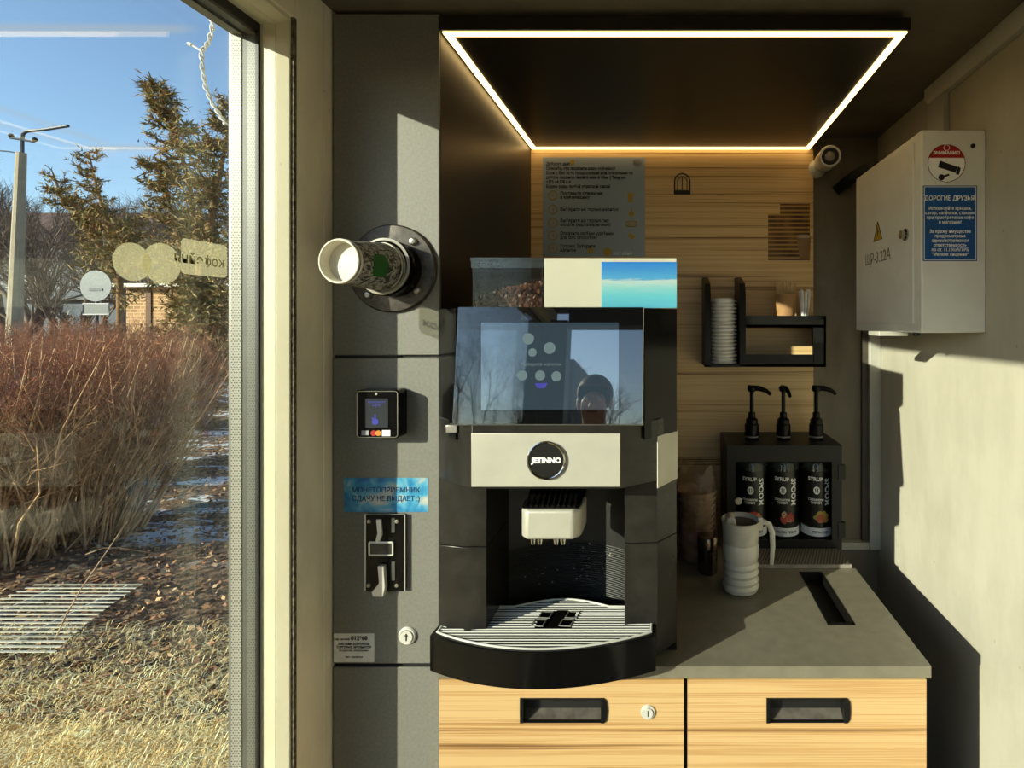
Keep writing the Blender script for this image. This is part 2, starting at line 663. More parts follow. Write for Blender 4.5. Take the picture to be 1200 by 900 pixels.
# ---------------- tall cupboard left of the niche
tc_ = thing('tall_cabinet', 'tall anthracite powder-coated cabinet between window and coffee machine', 'cabinet', (-.48, 1.2, 0))
bm = new(); box(bm, XL + .003, XP - .018, YF + .006, YB - .004, .0, 2.015); obj('body', bm, M_BLACKM, tc_)
dz = [(Z(417, YF) + .001, 2.012), (Z(778.5, YF) + .001, Z(419.5, YF)), (.03, Z(782, YF))]
for i, (a, b) in enumerate(dz):
    bm = new(); box(bm, XL + .003, XP, YF, YF + .006, a, b)
    p = obj('door_panel', bm, M_ANTH, tc_, bevel=.0015)
    if i == 1:
        mid_panel = p
c = P(478, 744.5, YF)
bm = new(); lathe(bm, [(.0155, 0), (.0155, .002), (.0135, .004), (.0115, .004), (.0105, .001), (.0105, .006), (0.0001, .006)], c, (0, -1, 0), 32)
lk = obj('cylinder_lock', bm, M_WIRE, mid_panel)
bm = new(); box(bm, c[0] - .001, c[0] + .001, c[1] - .0065, c[1] - .0055, c[2] - .006, c[2] + .006)
box(bm, c[0] - .004, c[0] + .003, c[1] - .0062, c[1] - .0055, c[2] + .002, c[2] + .0035)

# key slot as thin dark inlay of the lock (same lock part)
o = obj('key_slot', bm, M_BLACKM, mid_panel, smooth=False)
# side panel of the niche
bm = new(); box(bm, XP - .018, XP, YF + .006, YB, ZCT, 2.012)
side = obj('niche_side_panel', bm, M_SIDEP, bevel=.001)
tag(side, 'dark brown laminate side panel at the left of the niche', 'panel')

YT = YF      # outer face of the cabinet doors
# ---------------- wood back panel
bm = new(); box(bm, XP, X(953, YB - .012), YB - .014, YB - .0005, .86, 1.984)
tag(obj('wood_back_panel', bm, M_WOODP), 'brown striped wood veneer panel covering the back of the niche', 'panel')

# ---------------- canopy with LED strips
cp = thing('light_canopy', 'dark overhead canopy with a warm light strip around its underside', 'canopy', (0, 1.24, 2.0))
CZB = Z(35, YF) - .001
XCR = X(1067, YF)
bm = new(); box(bm, XP - .001, XCR, YF - .002, YB - .001, CZB, CZB + .022)
obj('canopy_panel', bm, M_CANOPY, cp, bevel=.0008)
def strip(poly):
    b = new(); prism(b, poly, CZB - .0022, CZB + .001, 'z'); obj('light_strip', b, M_LED, cp, smooth=False)
sw = .0135
xl, xr, yf, yb = XP + .004, XCR - .004, YF + .003, YB - .018
strip([(xl, yf), (xr, yf), (xr - sw, yf + sw), (xl + sw, yf + sw)])
strip([(xl, yf), (xl + sw, yf + sw), (xl + sw, yb - sw), (xl, yb)])
strip([(xr, yf), (xr, yb), (xr - sw, yb - sw), (xr - sw, yf + sw)])
strip([(xl, yb), (xl + sw, yb - sw), (xr - sw, yb - sw), (xr, yb)])

# ---------------- counter
XCO = X(1090, YF)
bm = new()
sx0, sx1, sy0, sy1 = X(971, 1.036), X(1003, 1.036), 1.040, 1.262
xn = .441
# worktop with a real slot: pieces sharing one mesh
for (x0, x1, y0, y1) in ((XP - .001, sx0, YF - .004, YB - .014), (sx1, XCO, YF - .004, 1.281), (sx0, sx1, YF - .004, sy0), (sx0, sx1, sy1, YB - .014), (sx1, xn, 1.281, YB - .014)):
    box(bm, x0, x1, y0, y1, ZCT - .021, ZCT)
bmesh.ops.remove_doubles(bm, verts=bm.verts, dist=1e-5)
wt = obj('worktop', bm, M_COUNTER, smooth=False)
tag(wt, 'dark grey worktop with a narrow black waste slot under the coffee machine', 'worktop')
bm = new()
e = .0045
for (x0, x1, y0, y1) in ((sx0, sx0 + e, sy0, sy1), (sx1 - e, sx1, sy0, sy1), (sx0, sx1, sy0, sy0 + e * 1.5), (sx0, sx1, sy1 - e, sy1)):
    box(bm, x0, x1, y0, y1, ZCT - .08, ZCT + .0012)
box(bm, sx0, sx1, sy0, sy1, ZCT - .085, ZCT - .08)
obj('slot_liner', bm, M_BLACKS, wt, smooth=False)

# ---------------- base cabinets with wood fronts
bc_ = thing('base_cabinet', 'base cabinet with two striped wood drawer fronts under the worktop', 'cabinet', (0, 1.1, 0))
bm = new(); box(bm, XP + .002, X(1083, YF) - .001, YF + .010, 1.278, .06, ZCT - .0215); box(bm, XP + .03, .42, YF + .06, 1.25, 0, .06)
obj('carcass', bm, M_BLACKM, bc_, smooth=False)
ztop = Z(793, YF)


def drawer(px0, px1, hx0, hx1, lock=None):
    x0, x1 = X(px0, YF), X(px1, YF)
    hz0, hz1 = Z(842.5, YF), Z(814, YF)
    a, b = X(hx0, YF), X(hx1, YF)
    b_ = new()
    for q in ((x0, x1, hz1, ztop), (x0, x1, .08, hz0), (x0, a, hz0, hz1), (b, x1, hz0, hz1)):
        box(b_, q[0], q[1], YF - .008, YF + .010, q[2], q[3])
    bmesh.ops.remove_doubles(b_, verts=b_.verts, dist=1e-5)
    d = obj('drawer_front', b_, M_WOODD, bc_, smooth=False)
    # recessed pull
    b_ = new()
    t_ = .0022
    for q in ((a, b, hz1 - t_, hz1, -.0095, .03), (a, b, hz0, hz0 + t_, -.0095, .03), (a, a + .006, hz0, hz1, -.0105, .03), (b - .006, b, hz0, hz1, -.0105, .03)):
        box(b_, q[0], q[1], YF + q[4], YF + q[5], q[2], q[3])
    box(b_, a, b, YF + .026, YF + .03, hz0, hz1)
    h = obj('recessed_handle', b_, M_BLACKS, d, smooth=False)
    b_ = new()
    # grip lip: slanted bar inside the cup
    prism(b_, [(YF - .004, hz0 + t_), (YF + .024, hz0 + t_), (YF + .024, hz0 + .016), (YF + .010, hz0 + .012)], a + .006, b - .006, 'x')
    obj('grip_lip', b_, flat('worn_grey_plastic', rgb(96, 90, 84), .4, 0, .2, 60), d, smooth=False)
    b_ = new()
    for xx, s in ((b, 1),):
        pts = [(xx, hz0), (xx + .004, hz0 + .006), (xx + .0052, (hz0 + hz1) / 2), (xx + .004, hz1 - .006), (xx, hz1)]
        prism(b_, pts, YF - .0105, YF - .0075, 'y')
    obj('handle_end', b_, M_BLACKS, d, smooth=False)
    if lock:
        c_ = P(lock[0], lock[1], YF - .008)
        b_ = new(); lathe(b_, [(.0125, 0), (.0125, .0015), (.0115, .003), (.009, .003), (.0085, .001), (.0085, .005), (.0001, .005)], c_, (0, -1, 0), 28)
        l = obj('cylinder_lock', b_, M_WIRE, d)
        b_ = new(); box(b_, c_[0] - .0008, c_[0] + .0008, c_[1] - .0054, c_[1] - .0048, c_[2] - .005, c_[2] + .005)
        obj('key_slot', b_, M_BLACKM, d, smooth=False)
    return d


drawer(517, 801, 611, 709, (759.5, 834))
drawer(805.5, 1083, 897, 991)

# ---------------- trunking and conduit on the right
tr = thing('cable_trunking', 'white plastic cable trunking running around the right back corner', 'trunking', (.6, 1.55, .8))
yb_ = YB - .002
bm = new(); box(bm, X(1016, yb_), X(1029.5, yb_) - .002, YB - .026, YB - .0005, .813, 1.47)
obj('vertical_duct', bm, M_TRIM, tr, bevel=.0015)
bm = new(); box(bm, X(958, yb_), X(1016, yb_), YB - .024, YB - .0005, .813, .834)
obj('horizontal_duct', bm, M_TRIM, tr, bevel=.0015)
bm = new(); box(bm, X(1009, yb_), X(1016, yb_), YB - .012, YB - .0005, .834, 1.47)
obj('recess_shade_strip', bm, flat('recess_shade_brown', rgb(80, 72, 62), .6), tr, smooth=False)  # dark strip colours in the shade of the recess line
yd = XR * F / (1103 - CX)
td = thing('ceiling_trunking', 'white trunking from the top of the grey electrical box along the ceiling', 'trunking', (XR - .01, 1.2, 1.9))
bm = new(); box(bm, XR - .014, XR - .0005, yd - .001 - .034, yd + .034, 1.853, ZC - .004)
obj('vertical_duct', bm, M_TRIM, td, bevel=.0015)
bm = new(); prism(bm, [(XR - .0005, ZC - .0005), (XR - .0005, ZC - .036), (XR - .014, ZC - .036), (XR - .022, ZC - .024), (XR - .022, ZC - .0005)], YK + .02, yd + .034, 'y')
obj('ceiling_duct', bm, M_TRIM, td, bevel=.0012)

# ---------------- electrical box
YE0 = 1.036
XE0 = X(1080, YE0)
YE1 = XE0 * F / (1003 - CX)
ZE1, ZE0 = Z(152, YE0), Z(390, YE0)
eb = thing('electrical_box', 'grey metal electrical box with round red camera sticker and blue notice on right wall', 'electrical box', (XR - .06, 1.2, ZE0))
bm = new(); box(bm, XE0, XR - .0005, YE0, YE1, ZE0, ZE1)
obj('housing', bm, M_BOX, eb, bevel=.003)
bm = new(); box(bm, XE0 - .004, XE0 + .0005, YE0 + .028, YE1 - .014, ZE0 + .018, ZE1 - .014)
dr = obj('door', bm, M_BOX, eb, bevel=.0015)
yk = XE0 * F / (1064 - CX)
bm = new(); lathe(bm, [(.013, 0), (.013, .003), (.009, .006), (.009, .012), (.0001, .012)], (XE0 - .004, yk, Z(275, yk)), (-1, 0, 0), 24)
obj('door_lock', bm, M_CHROME, dr)
yy = XE0 * F / (1031 - CX); zz = Z(272, yy)
bm = new(); s = .024; prism(bm, [(yy - s, zz - s * .8), (yy + s, zz - s * .8), (yy, zz + s)], XE0 - .0045, XE0 - .004, 'x')
obj('warning_triangle', bm, M_YELLOW, dr, smooth=False)
bm = new(); s = .024
pts = [(yy + .003, zz + .012), (yy - .004, zz - .001), (yy, zz - .001), (yy - .003, zz - .014), (yy + .005, zz + .002), (yy + .001, zz + .002)]
prism(bm, pts, XE0 - .005, XE0 - .0045, 'x')
obj('lightning_bolt', bm, M_BLACKP, dr, smooth=False)
s = .024
bm = new(); tube(bm, [(XE0 - .0046, yy - s, zz - s * .8), (XE0 - .0046, yy + s, zz - s * .8), (XE0 - .0046, yy, zz + s)], .0009, 6, closed=True)
obj('triangle_border', bm, M_BLACKP, dr)
yy = XE0 * F / (1031 - CX)
text('ЩР-3.22А', .036, (XE0 - .0045, yy + .004, Z(302, yy)), flat('pen_ink', rgb(130, 126, 114), .7), dr, 'handwriting', 'left', sx=.95)
# front (camera-side) face stickers
yy = YE0 - .0005
c = P(1109, 191.5, yy); R_ = 22.5 * yy / F
bm = new(); lathe(bm, [(R_, 0), (R_, .0005)], c, (0, -1, 0), 48)
st = obj('round_sticker', bm, M_WHITE, eb, smooth=False)
zz = Z(185, yy) - c[2]
a0 = math.asin(zz / (R_ * .97))
bm = new(); prism(bm, [(c[0] + R_ * .97 * math.cos(a0 + (PI - 2 * a0) * k / 24), c[2] + R_ * .97 * math.sin(a0 + (PI - 2 * a0) * k / 24)) for k in range(25)], yy - .001, yy - .0005, 'y')
obj('red_band', bm, M_RED, st, smooth=False)
bm = new(); tube(bm, [(c[0] + R_ * .97 * math.cos(2 * PI * k / 48), yy - .0008, c[2] + R_ * .97 * math.sin(2 * PI * k / 48)) for k in range(48)], .0006, 6, closed=True)
obj('sticker_edge', bm, flat('dark_red', rgb(90, 20, 24), .5), st)
text('ВНИМАНИЕ!', .0086, (c[0], yy - .0012, Z(179.5, yy)), M_WHITE, st, bold=.0002)
bm = new(); tube(bm, [(c[0] + .0055 * math.cos(2 * PI * k / 20), yy - .0012, Z(173.3, yy) + .0055 * math.sin(2 * PI * k / 20)) for k in range(20)], .0005, 5, closed=True)
obj('small_ring', bm, M_WHITE, st)
# pictogram of a bullet camera
bm = new()
def rot2(pts, ang, cx, cz):
    ca, sa = math.cos(ang), math.sin(ang)
    return [(cx + x * ca - z * sa, cz + x * sa + z * ca) for x, z in pts]
cc = P(1111, 196, yy)
prism(bm, rot2([(-.019, -.006), (.017, -.006), (.017, .006), (-.019, .007)], -.32, cc[0], cc[2]), yy - .0012, yy - .0005, 'y')
prism(bm, rot2([(.018, -.008), (.024, -.008), (.024, .005), (.018, .008)], -.32, cc[0], cc[2]), yy - .0012, yy - .0005, 'y')
cc = P(1103, 208, yy)
prism(bm, disc(cc[0], cc[2], .006), yy - .0012, yy - .0005, 'y')
prism(bm, rot2([(0, -.002), (.016, -.002), (.016, .002), (0, .002)], .35, cc[0], cc[2]), yy - .0012, yy - .0005, 'y')
obj('camera_pictogram', bm, M_BLACKP, st, smooth=False)
x0, _, z1 = P(1081.5, 217.5, yy); x1, _, z0 = P(1145, 306, yy)
bm = new(); box(bm, x0, x1, yy - .0003, yy + .0004, z0, z1); nb = obj('blue_notice', bm, M_BLUE, eb, smooth=False)
bm = new(); g = .002; q = .0011
for b_ in ((x0 + g, x1 - g, z1 - g - q, z1 - g), (x0 + g, x1 - g, z0 + g, z0 + g + q), (x0 + g, x0 + g + q, z0 + g, z1 - g), (x1 - g - q, x1 - g, z0 + g, z1 - g)):
    box(bm, b_[0], b_[1], yy - .0006, yy - .0003, b_[2], b_[3])
obj('notice_border', bm, M_WHITE, nb, smooth=False)
xm = (x0 + x1) / 2
text('ДОРОГИЕ ДРУЗЬЯ!', .0122, (xm, yy - .0006, Z(232.5, yy)), M_WHITE, nb, bold=.00015, sx=.88)
for i, ln in enumerate(['Используйте крышки,', 'сахар, салфетки, стаканы', 'при приобретении кофе', 'в магазине!', '', 'За кражу имущества', 'предусмотрена', 'административная', 'ответственность', 'по ст. 11.1 КоАП РБ', '"Мелкое хищение"']):
    if ln:
        text(ln, .0088, (xm, yy - .0006, Z(244.2 + i * 5.4, yy)), M_WHITE, nb, bold=.0001, sx=.9)
bm = new(); c = P(1140, 171, YE0); lathe(bm, [(.0045, 0), (.0045, .001), (.0035, .003), (.0001, .003)], c, (0, -1, 0), 20); obj('cable_plug', bm, M_BLACKS, eb)
bm = new(); box(bm, X(1030, YE0 + .1), X(1075, YE0 + .06), YE0 + .10, YE0 + .16, ZE0 - .009, ZE0 + .001); obj('cable_entry', bm, M_TRIM, eb, bevel=.002)
bm = new(); c = P(1074, 396, YE0 + .05); lathe(bm, [(.007, 0), (.007, .005), (.005, .007)], (c[0], c[1], ZE0), (0, 0, -1), 20); obj('cable_gland', bm, M_BLACKS, eb)
# black corrugated hose behind the box
bm = new()
pts = []
A, B, Cc = Vector(P(979, 224, YB - .02)), Vector(P(1012, 196, YB - .05)), Vector((XE0 + .03, YE1 - .06, ZE1 + .012))
for k in range(61):
    u = k / 60
    pts.append(A * (1 - u) ** 2 + B * 2 * u * (1 - u) + Cc * u * u)
tube(bm, pts, [.014 + (.0022 if k % 2 else -.001) for k in range(61)], 14)
tag(obj('corrugated_hose', bm, M_BLACKM), 'black corrugated cable hose running up behind the grey electrical box', 'hose')

# ---------------- security camera
sc_ = thing('security_camera', 'small white security camera on the back wall beside the canopy corner', 'security camera', P(968, 186, YB))
c0 = Vector(P(956, 199, YB - .001)); 
bm = new(); lathe(bm, [(.026, 0), (.026, .012), (.02, .018), (.012, .022)], c0, (0, -1, .0), 28); obj('base', bm, M_WHITEP, sc_)
c1 = Vector(P(973, 183, YB - .16)); c2 = Vector(P(966, 190, YB - .035))
bm = new(); tube(bm, [c0 + Vector((0, -.01, 0)), c0 + Vector((.002, -.03, .008)), c2 + Vector((0, .0, 0))], [.013, .012, .012], 16); obj('arm', bm, M_WHITEP, sc_)
ax = (c1 - c2).normalized()
L_ = (c1 - c2).length
bm = new(); lathe(bm, [(.012, -.006), (.024, 0), (.0285, .01), (.0285, L_ - .004), (.027, L_), (.0225, L_), (.0225, L_ - .006)], c2, ax, 36, cap1=False); bdy = obj('camera_body', bm, M_WHITEP, sc_)
bm = new(); lathe(bm, [(.0225, L_ - .006), (.0222, L_ - .003), (.014, L_ - .003), (.014, L_ - .007)], c2, ax, 36, cap0=True); obj('led_ring', bm, M_BLACKS, sc_)
bm = new(); lathe(bm, [(.0135, L_ - .006), (.012, L_ - .001), (.006, L_ + .001), (.0001, L_ + .0015)], c2, ax, 28); obj('lens', bm, flat('lens_grey', rgb(150, 140, 132), .15), sc_)

# ================================================================== COFFEE MACHINE
MX = -.190
cm = thing('coffee_machine', 'black bean-to-cup coffee machine with touch screen and drip tray on the worktop', 'coffee machine', (MX, 1.1, ZCT))
YM = .85
z_head0 = Z(571.5, YM)
ZT1, ZT0 = Z(497, YM), Z(571.5, YM)
xl0, xl1, xl2 = X(553, YM), -.368, -.3900
xr0, xr1, xr2 = X(727, YM), X(770, .893), .0215
plan_head = [(xl0, YM), (xr0, YM), (xr1, .893), (xr2, .950), (xr2, 1.40), (xl2, 1.40), (xl2, .914), (xl1, .893)]
bm = new(); prism(bm, plan_head, ZT0 - .002, ZT1, 'z')
obj('head_body', bm, M_BLACKW, cm, bevel=.001)
# body above the head (behind the screen)
z_top = Z(359, .88)
bm = new(); prism(bm, [(xl0 - .02, .885), (xr0 + .01, .885), (xr2 - .012, .955), (xr2 - .004, 1.0), (xr2 - .004, 1.38), (xl2 + .003, 1.38), (xl2 + .003, .97)], ZT1, z_top - .004, 'z')
obj('upper_body', bm, M_BLACKS, cm, bevel=.001)
# faceplate
bm = new(); prism(bm, [(xl0, YM), (xr0, YM), (xr0, YM - .003), (xl0, YM - .003)], Z(570.5, YM - .003), Z(508, YM - .003), 'z')
fp = obj('faceplate', bm, M_SILVER, cm, bevel=.0006)
# silver side plate on the right facet
d = Vector((xr2 - xr1, .950 - .893, 0)); n_ = Vector((d.y, -d.x, 0)).normalized() * .0015
bm = new()
pz0, pz1 = Z(572, .893), Z(511.5, .893)
v = [(xr1, .893), (xr2, .950), (xr2 + n_.x, .950 + n_.y), (xr1 + n_.x, .893 + n_.y)]
prism(bm, v, pz0, pz1, 'z'); obj('side_plate', bm, M_SILVER, cm, smooth=False)
d2 = Vector((xl1 - xl2, .893 - .94, 0))
# logo badge
c = P(640.5, 539, YM - .003); R_ = 22.5 * YM / F
bm = new(); lathe(bm, [(R_, 0), (R_, .004), (R_ - .0015, .005), (R_ - .003, .004), (R_ - .003, .002)], c, (0, -1, 0), 56, cap1=False)
lathe(bm, [(R_ - .003, .002), (.0001, .002)], c, (0, -1, 0), 56, cap0=False)
lg = obj('badge_ring', bm, M_CHROME, fp)
bm = new(); lathe(bm, [(R_ - .003, .0021), (R_ - .004, .0035), (.0001, .0037)], c, (0, -1, 0), 56); obj('badge_face', bm, flat('badge_black', rgb(28, 28, 26), .35), fp)
text('JETINNO', .0113, (c[0] + .0006, c[1] - .0041, c[2]), M_WHITE, fp, 'badge_lettering', bold=.0006, sx=1.04)
# screen: tilted glass slab
t_y = .024
sx_l, sx_r = X(530, YM), X(753, YM)
zb, zt_ = Z(497, YM), Z(360, YM + t_y)
tilt = math.atan2(t_y, zt_ - zb)
def on_screen(px, py, off=0.0):
    # ray through the pixel onto the tilted screen plane moved 'off' towards the viewer
    n = Vector((0, -math.cos(tilt), math.sin(tilt)))
    p0 = Vector((0, YM, zb)) + n * off
    dr_ = Vector(((px - CX) / F, 1, (CY - py) / F))
    o_ = Vector((0, 0, CZ))
    t_ = (p0 - o_).dot(n) / dr_.dot(n)
    return o_ + dr_ * t_
def slab(bm, px0, px1, py0, py1, off0, off1):
    A_ = [on_screen(a, b, off0) for a, b in ((px0, py0), (px1, py0), (px1, py1), (px0, py1))]
    n = Vector((0, -math.cos(tilt), math.sin(tilt)))
    va = [bm.verts.new(p) for p in A_]; vb = [bm.verts.new(p + n * (off1 - off0)) for p in A_]
    bm.faces.new(va); bm.faces.new(list(reversed(vb)))
    for i in range(4):
        j = (i + 1) % 4
        bm.faces.new((va[i], vb[i], vb[j], va[j]))
n_ = Vector((0, -math.cos(tilt), math.sin(tilt)))
bm = new()
v0 = [Vector((sx_l, YM, zb)), Vector((sx_r, YM, zb)), Vector((sx_r, YM + t_y, zt_)), Vector((sx_l, YM + t_y, zt_))]
va = [bm.verts.new(p) for p in v0]; vb = [bm.verts.new(p - n_ * .012) for p in v0]
bm.faces.new(va); bm.faces.new(list(reversed(vb)))
for i in range(4):
    j = (i + 1) % 4
    bm.faces.new((va[i], vb[i], vb[j], va[j]))
t = NT('screen_black_glass')
t.col(rgb(14, 15, 17)); t.set(Roughness=.02); t.b.inputs['IOR'].default_value = 2.2
scr = obj('screen_glass', bm, t.m, cm, smooth=False)
# display area: faint lit menu, its glow also making up for weak sky reflection
t = NT('display_glow')
t.col(rgb(30, 34, 40)); t.set(Roughness=.02); t.b.inputs['IOR'].default_value = 2.7
t.b.inputs['Coat Weight'].default_value = 1; t.b.inputs['Coat Roughness'].default_value = 0
t.b.inputs['Emission Color'].default_value = rgb(120, 155, 175); t.b.inputs['Emission Strength'].default_value = .18
bm = new(); slab(bm, 564, 725, 378, 480, 0, .0004)
dsp = obj('display', bm, t.m, cm, smooth=False)
M_ICON = flat('icon_glow', rgb(96, 112, 124), .1, emit=.12, var=0)
for px, py, r in ((619, 397, 7), (644, 408, 7), (624, 413, 5), (612, 440, 6), (633, 440, 6), (652, 441, 6)):
    bm = new()
    p = on_screen(px, py, .0006)
    lathe(bm, [(r * YM / F, 0), (r * YM / F, .0002)], p, n_, 24)
    obj('drink_icon', bm, M_ICON, dsp, smooth=False)
bm = new()
cu_ = [on_screen(626, 449, .0006), on_screen(630, 455, .0006), on_screen(638, 455, .0006), on_screen(642, 449, .0006)]
va = [bm.verts.new(p) for p in cu_]; bm.faces.new(va)
obj('cup_icon', bm, flat('violet_icon', rgb(50, 50, 150), .3, emit=.15, var=0), dsp, smooth=False)
for ln, py in (('Выберите напиток', 427),):
    R4 = Matrix.Rotation(PI / 2 - tilt, 4, 'X')
    text(ln, .0075, on_screen(634, py, .0007), M_ICON, dsp, 'menu_lettering', R4)
# bezel frame line
bm = new(); box(bm, sx_l, sx_r + .002, YM - .001, YM + .012, zb - .0018, zb - .0002); obj('lower_bezel', bm, flat('grey_edge', rgb(120, 118, 112), .3, .5), cm, smooth=False)
bm = new(); tube(bm, [Vector((sx_r + .0006, YM - .0004, zb)), Vector((sx_r + .0006, YM + t_y, zt_))], .0007, 6); obj('bezel_edge', bm, flat('grey_edge', rgb(120, 118, 112)), cm)
# right wing (glossy block beside the screen) and left side cheek
def wing(x0, x1, y0, y1, zlo, zhi, yb2, name):
    b_ = new(); prism(b_, [(x0, y0), (x1, y1), (x1, yb2), (x0, yb2)], zlo, zhi, 'z')
    return obj(name, b_, M_BLACKG, cm, bevel=.001)
wing(sx_r + .002, xr2, YM + .022, .94, Z(503, .94) - .004, Z(361, .87), 1.02, 'side_wing')
wing(xl2, sx_l - .002, .916, YM + .020, Z(503, .94) - .004, Z(361, .87), 1.02, 'side_wing')
c = (-.3865, .94, Z(501, .93))
bm = new(); box(bm, sx_l - .018, sx_l, .868, .89, Z(507, .87), Z(498, .87)); obj('corner_clip', bm, M_STEEL, cm, bevel=.001)

# lower body: two columns, recess
YCOL = .918
zlo = Z(715, 1.0)
cl_in, cr_in = X(570, YCOL), X(732, YCOL)
cl_o, cr_o = -.3900, .0215
for k, (plan) in enumerate(([(X(570, .904), .904), (X(570, .904), 1.09), (cl_o, 1.40), (cl_o, .914), (X(545, .903), .903)],
                            [(cr_in, YCOL), (X(770, .93), YCOL + .003), (cr_o, .965), (cr_o, 1.40), (cr_in, 1.09)])):
    zs = Z(637, YCOL)
    bm = new(); prism(bm, plan, ZCT + .014, zs - .0006, 'z'); prism(bm, plan, zs + .0006, ZT0 - .002, 'z')
    obj('side_column', bm, M_BLACKW, cm, bevel=.001)
bm = new()
for a_ in (cl_in,):
    pass
# recess back: concave ribbed wall
t = NT('ribbed_black')
t.col(rgb(26, 25, 23)); t.set(Roughness=.45)
wv = t.n('ShaderNodeTexWave'); wv.bands_direction = 'Z'; wv.inputs['Scale'].default_value = 75
t.l(t.coord(), wv.inputs['Vector'])
sep = t.n('ShaderNodeSeparateXYZ'); t.l(t.coord(), sep.inputs[0])
low = t.math('LESS_THAN', sep.outputs[2], Z(640, 1.05))
t.bump(t.math('MULTIPLY', wv.outputs['Fac'], low), .7, .002)
bm = new()
arc = []
for k in range(17):
    u = k / 16 * 2 - 1
    arc.append((MX + u * (cr_in - cl_in) / 2, 1.075 - .045 * u * u))
prism(bm, arc + [(cr_in, 1.12), (cl_in, 1.12)], ZCT + .014, ZT0 - .002, 'z')
obj('recess_wall', bm, t.m, cm)
bm = new(); box(bm, cl_o, cr_o, .96, 1.38, ZCT + .001, ZCT + .014)
obj('base_plate', bm, M_BLACKS, cm, smooth=False)
# ridge strip on the recess right
# spout
YS0 = .873
sx0_, sx1_ = X(608, YS0), X(680, YS0)
sz1, sz0 = Z(598, YS0), Z(633, YS0)
plan = [(sx0_ + .012, YS0), (sx1_ - .012, YS0), (sx1_ - .002, YS0 + .012), (sx1_, YS0 + .02), (sx1_, YS0 + .075), (sx0_, YS0 + .075), (sx0_, YS0 + .02), (sx0_ + .002, YS0 + .012)]
bm = new(); prism(bm, plan, sz0, sz1, 'z')
sp = obj('spout_block', bm, M_SILVER, cm, bevel=.005, bseg=4)
bm = new(); prism(bm, [(sx0_ + .004, YS0 + .008), (sx1_ - .004, YS0 + .008), (sx1_ - .002, YS0 + .03), (sx1_ - .006, 1.04), (sx0_ + .006, 1.04), (sx0_ + .002, YS0 + .03)], sz1, sz1 + .006, 'z')
box(bm, sx0_ + .006, sx1_ - .006, YS0 + .05, 1.06, sz1 + .006, ZT0)
obj('spout_cap', bm, M_BLACKG, sp, smooth=False)
bm = new()
for k in range(10):
    x = sx0_ + .010 + k * (sx1_ - sx0_ - .02) / 9
    tube(bm, [(x, YS0 + .006, sz1 + .004), (x, YS0 + .03, sz1 + .016), (x, YS0 + .05, sz1 + .022)], .0022, 8)
obj('cap_ribs', bm, M_BLACKG, sp)
bm = new()
for k in range(7):
    x = X(640, .92) + .0 + k * .0055
    box(bm, x, x + .003, YS0 + .044, YS0 + .05, sz1 + .023, sz1 + .028)
obj('vent_slots', bm, M_SILVER, sp, smooth=False)
bm = new()
for x in (X(625, .9), X(633, .9), X(652, .9), X(660, .9)):
    lathe(bm, [(.0058, 0), (.0058, -.010), (.0042, -.017), (.003, -.017)], (x, YS0 + .026, sz0), (0, 0, 1), 18)
obj('nozzles', bm, M_CHROME, sp)
# water droplets on the recess wall
random.seed(4)
for k in range(26):
    bm = new()
    u = random.uniform(-.8, .8)
    x = MX + u * (cr_in - cl_in) / 2; y = 1.075 - .045 * u * u - .0005
    s = random.uniform(.0008, .0022)
    lathe(bm, [(s, 0), (s * .8, s * .4), (.0001, s * .6)], (x, y, random.uniform(Z(690, 1.05), Z(640, 1.05))), (0, -1, 0), 8)
    obj('splash_drop', bm, flat('dried_milk', rgb(170, 160, 140), .3), cm)

# drip tray
def tray_front(u, inset=0.0):
    # u in 0..1 from left to right along the curved front
    xl_, xr_ = X(503, .885), X(768.5, .885)
    x = xl_ + (xr_ - xl_) * u
    s = 2 * u - 1
    return (x, .842 + .046 * s * s + inset)
NTY = 28
def tray_plan(ins):
    pl = [tray_front(k / NTY) for k in range(NTY + 1)]
    c0 = sum(p[0] for p in pl) / len(pl)
    pl = [(c0 + (p[0] - c0) * (1 - ins / .18), p[1] + ins) for p in pl]
    xr_ = pl[-1][0]; xl_ = pl[0][0]
    back = [(xr_, .985 - ins)]
    for k in range(11):
        u = k / 10
        back.append((MX + .088 - .176 * u, .985 - ins + .026 * math.sin(PI * u)))
    back.append((xl_ + .004, .985 - ins))
    return pl + back
zt = Z(765, .842)
pl = tray_plan(0)
bm = new()
A_, B_ = prism(bm, pl, Z(808, .842), zt, 'z', caps=False)
bm.faces.new(list(reversed(A_)))
pi_ = tray_plan(.006)
C_ = [bm.verts.new((p[0], p[1], zt)) for p in pi_]
D_ = [bm.verts.new((p[0], p[1], zt - .03)) for p in pi_]
n = len(pl)
for i in range(n):
    j = (i + 1) % n
    bm.faces.new((B_[i], B_[j], C_[j], C_[i])); bm.faces.new((C_[i], C_[j], D_[j], D_[i]))
bm.faces.new(D_)
dt = obj('drip_tray', bm, M_BLACKG, cm, ang=30)
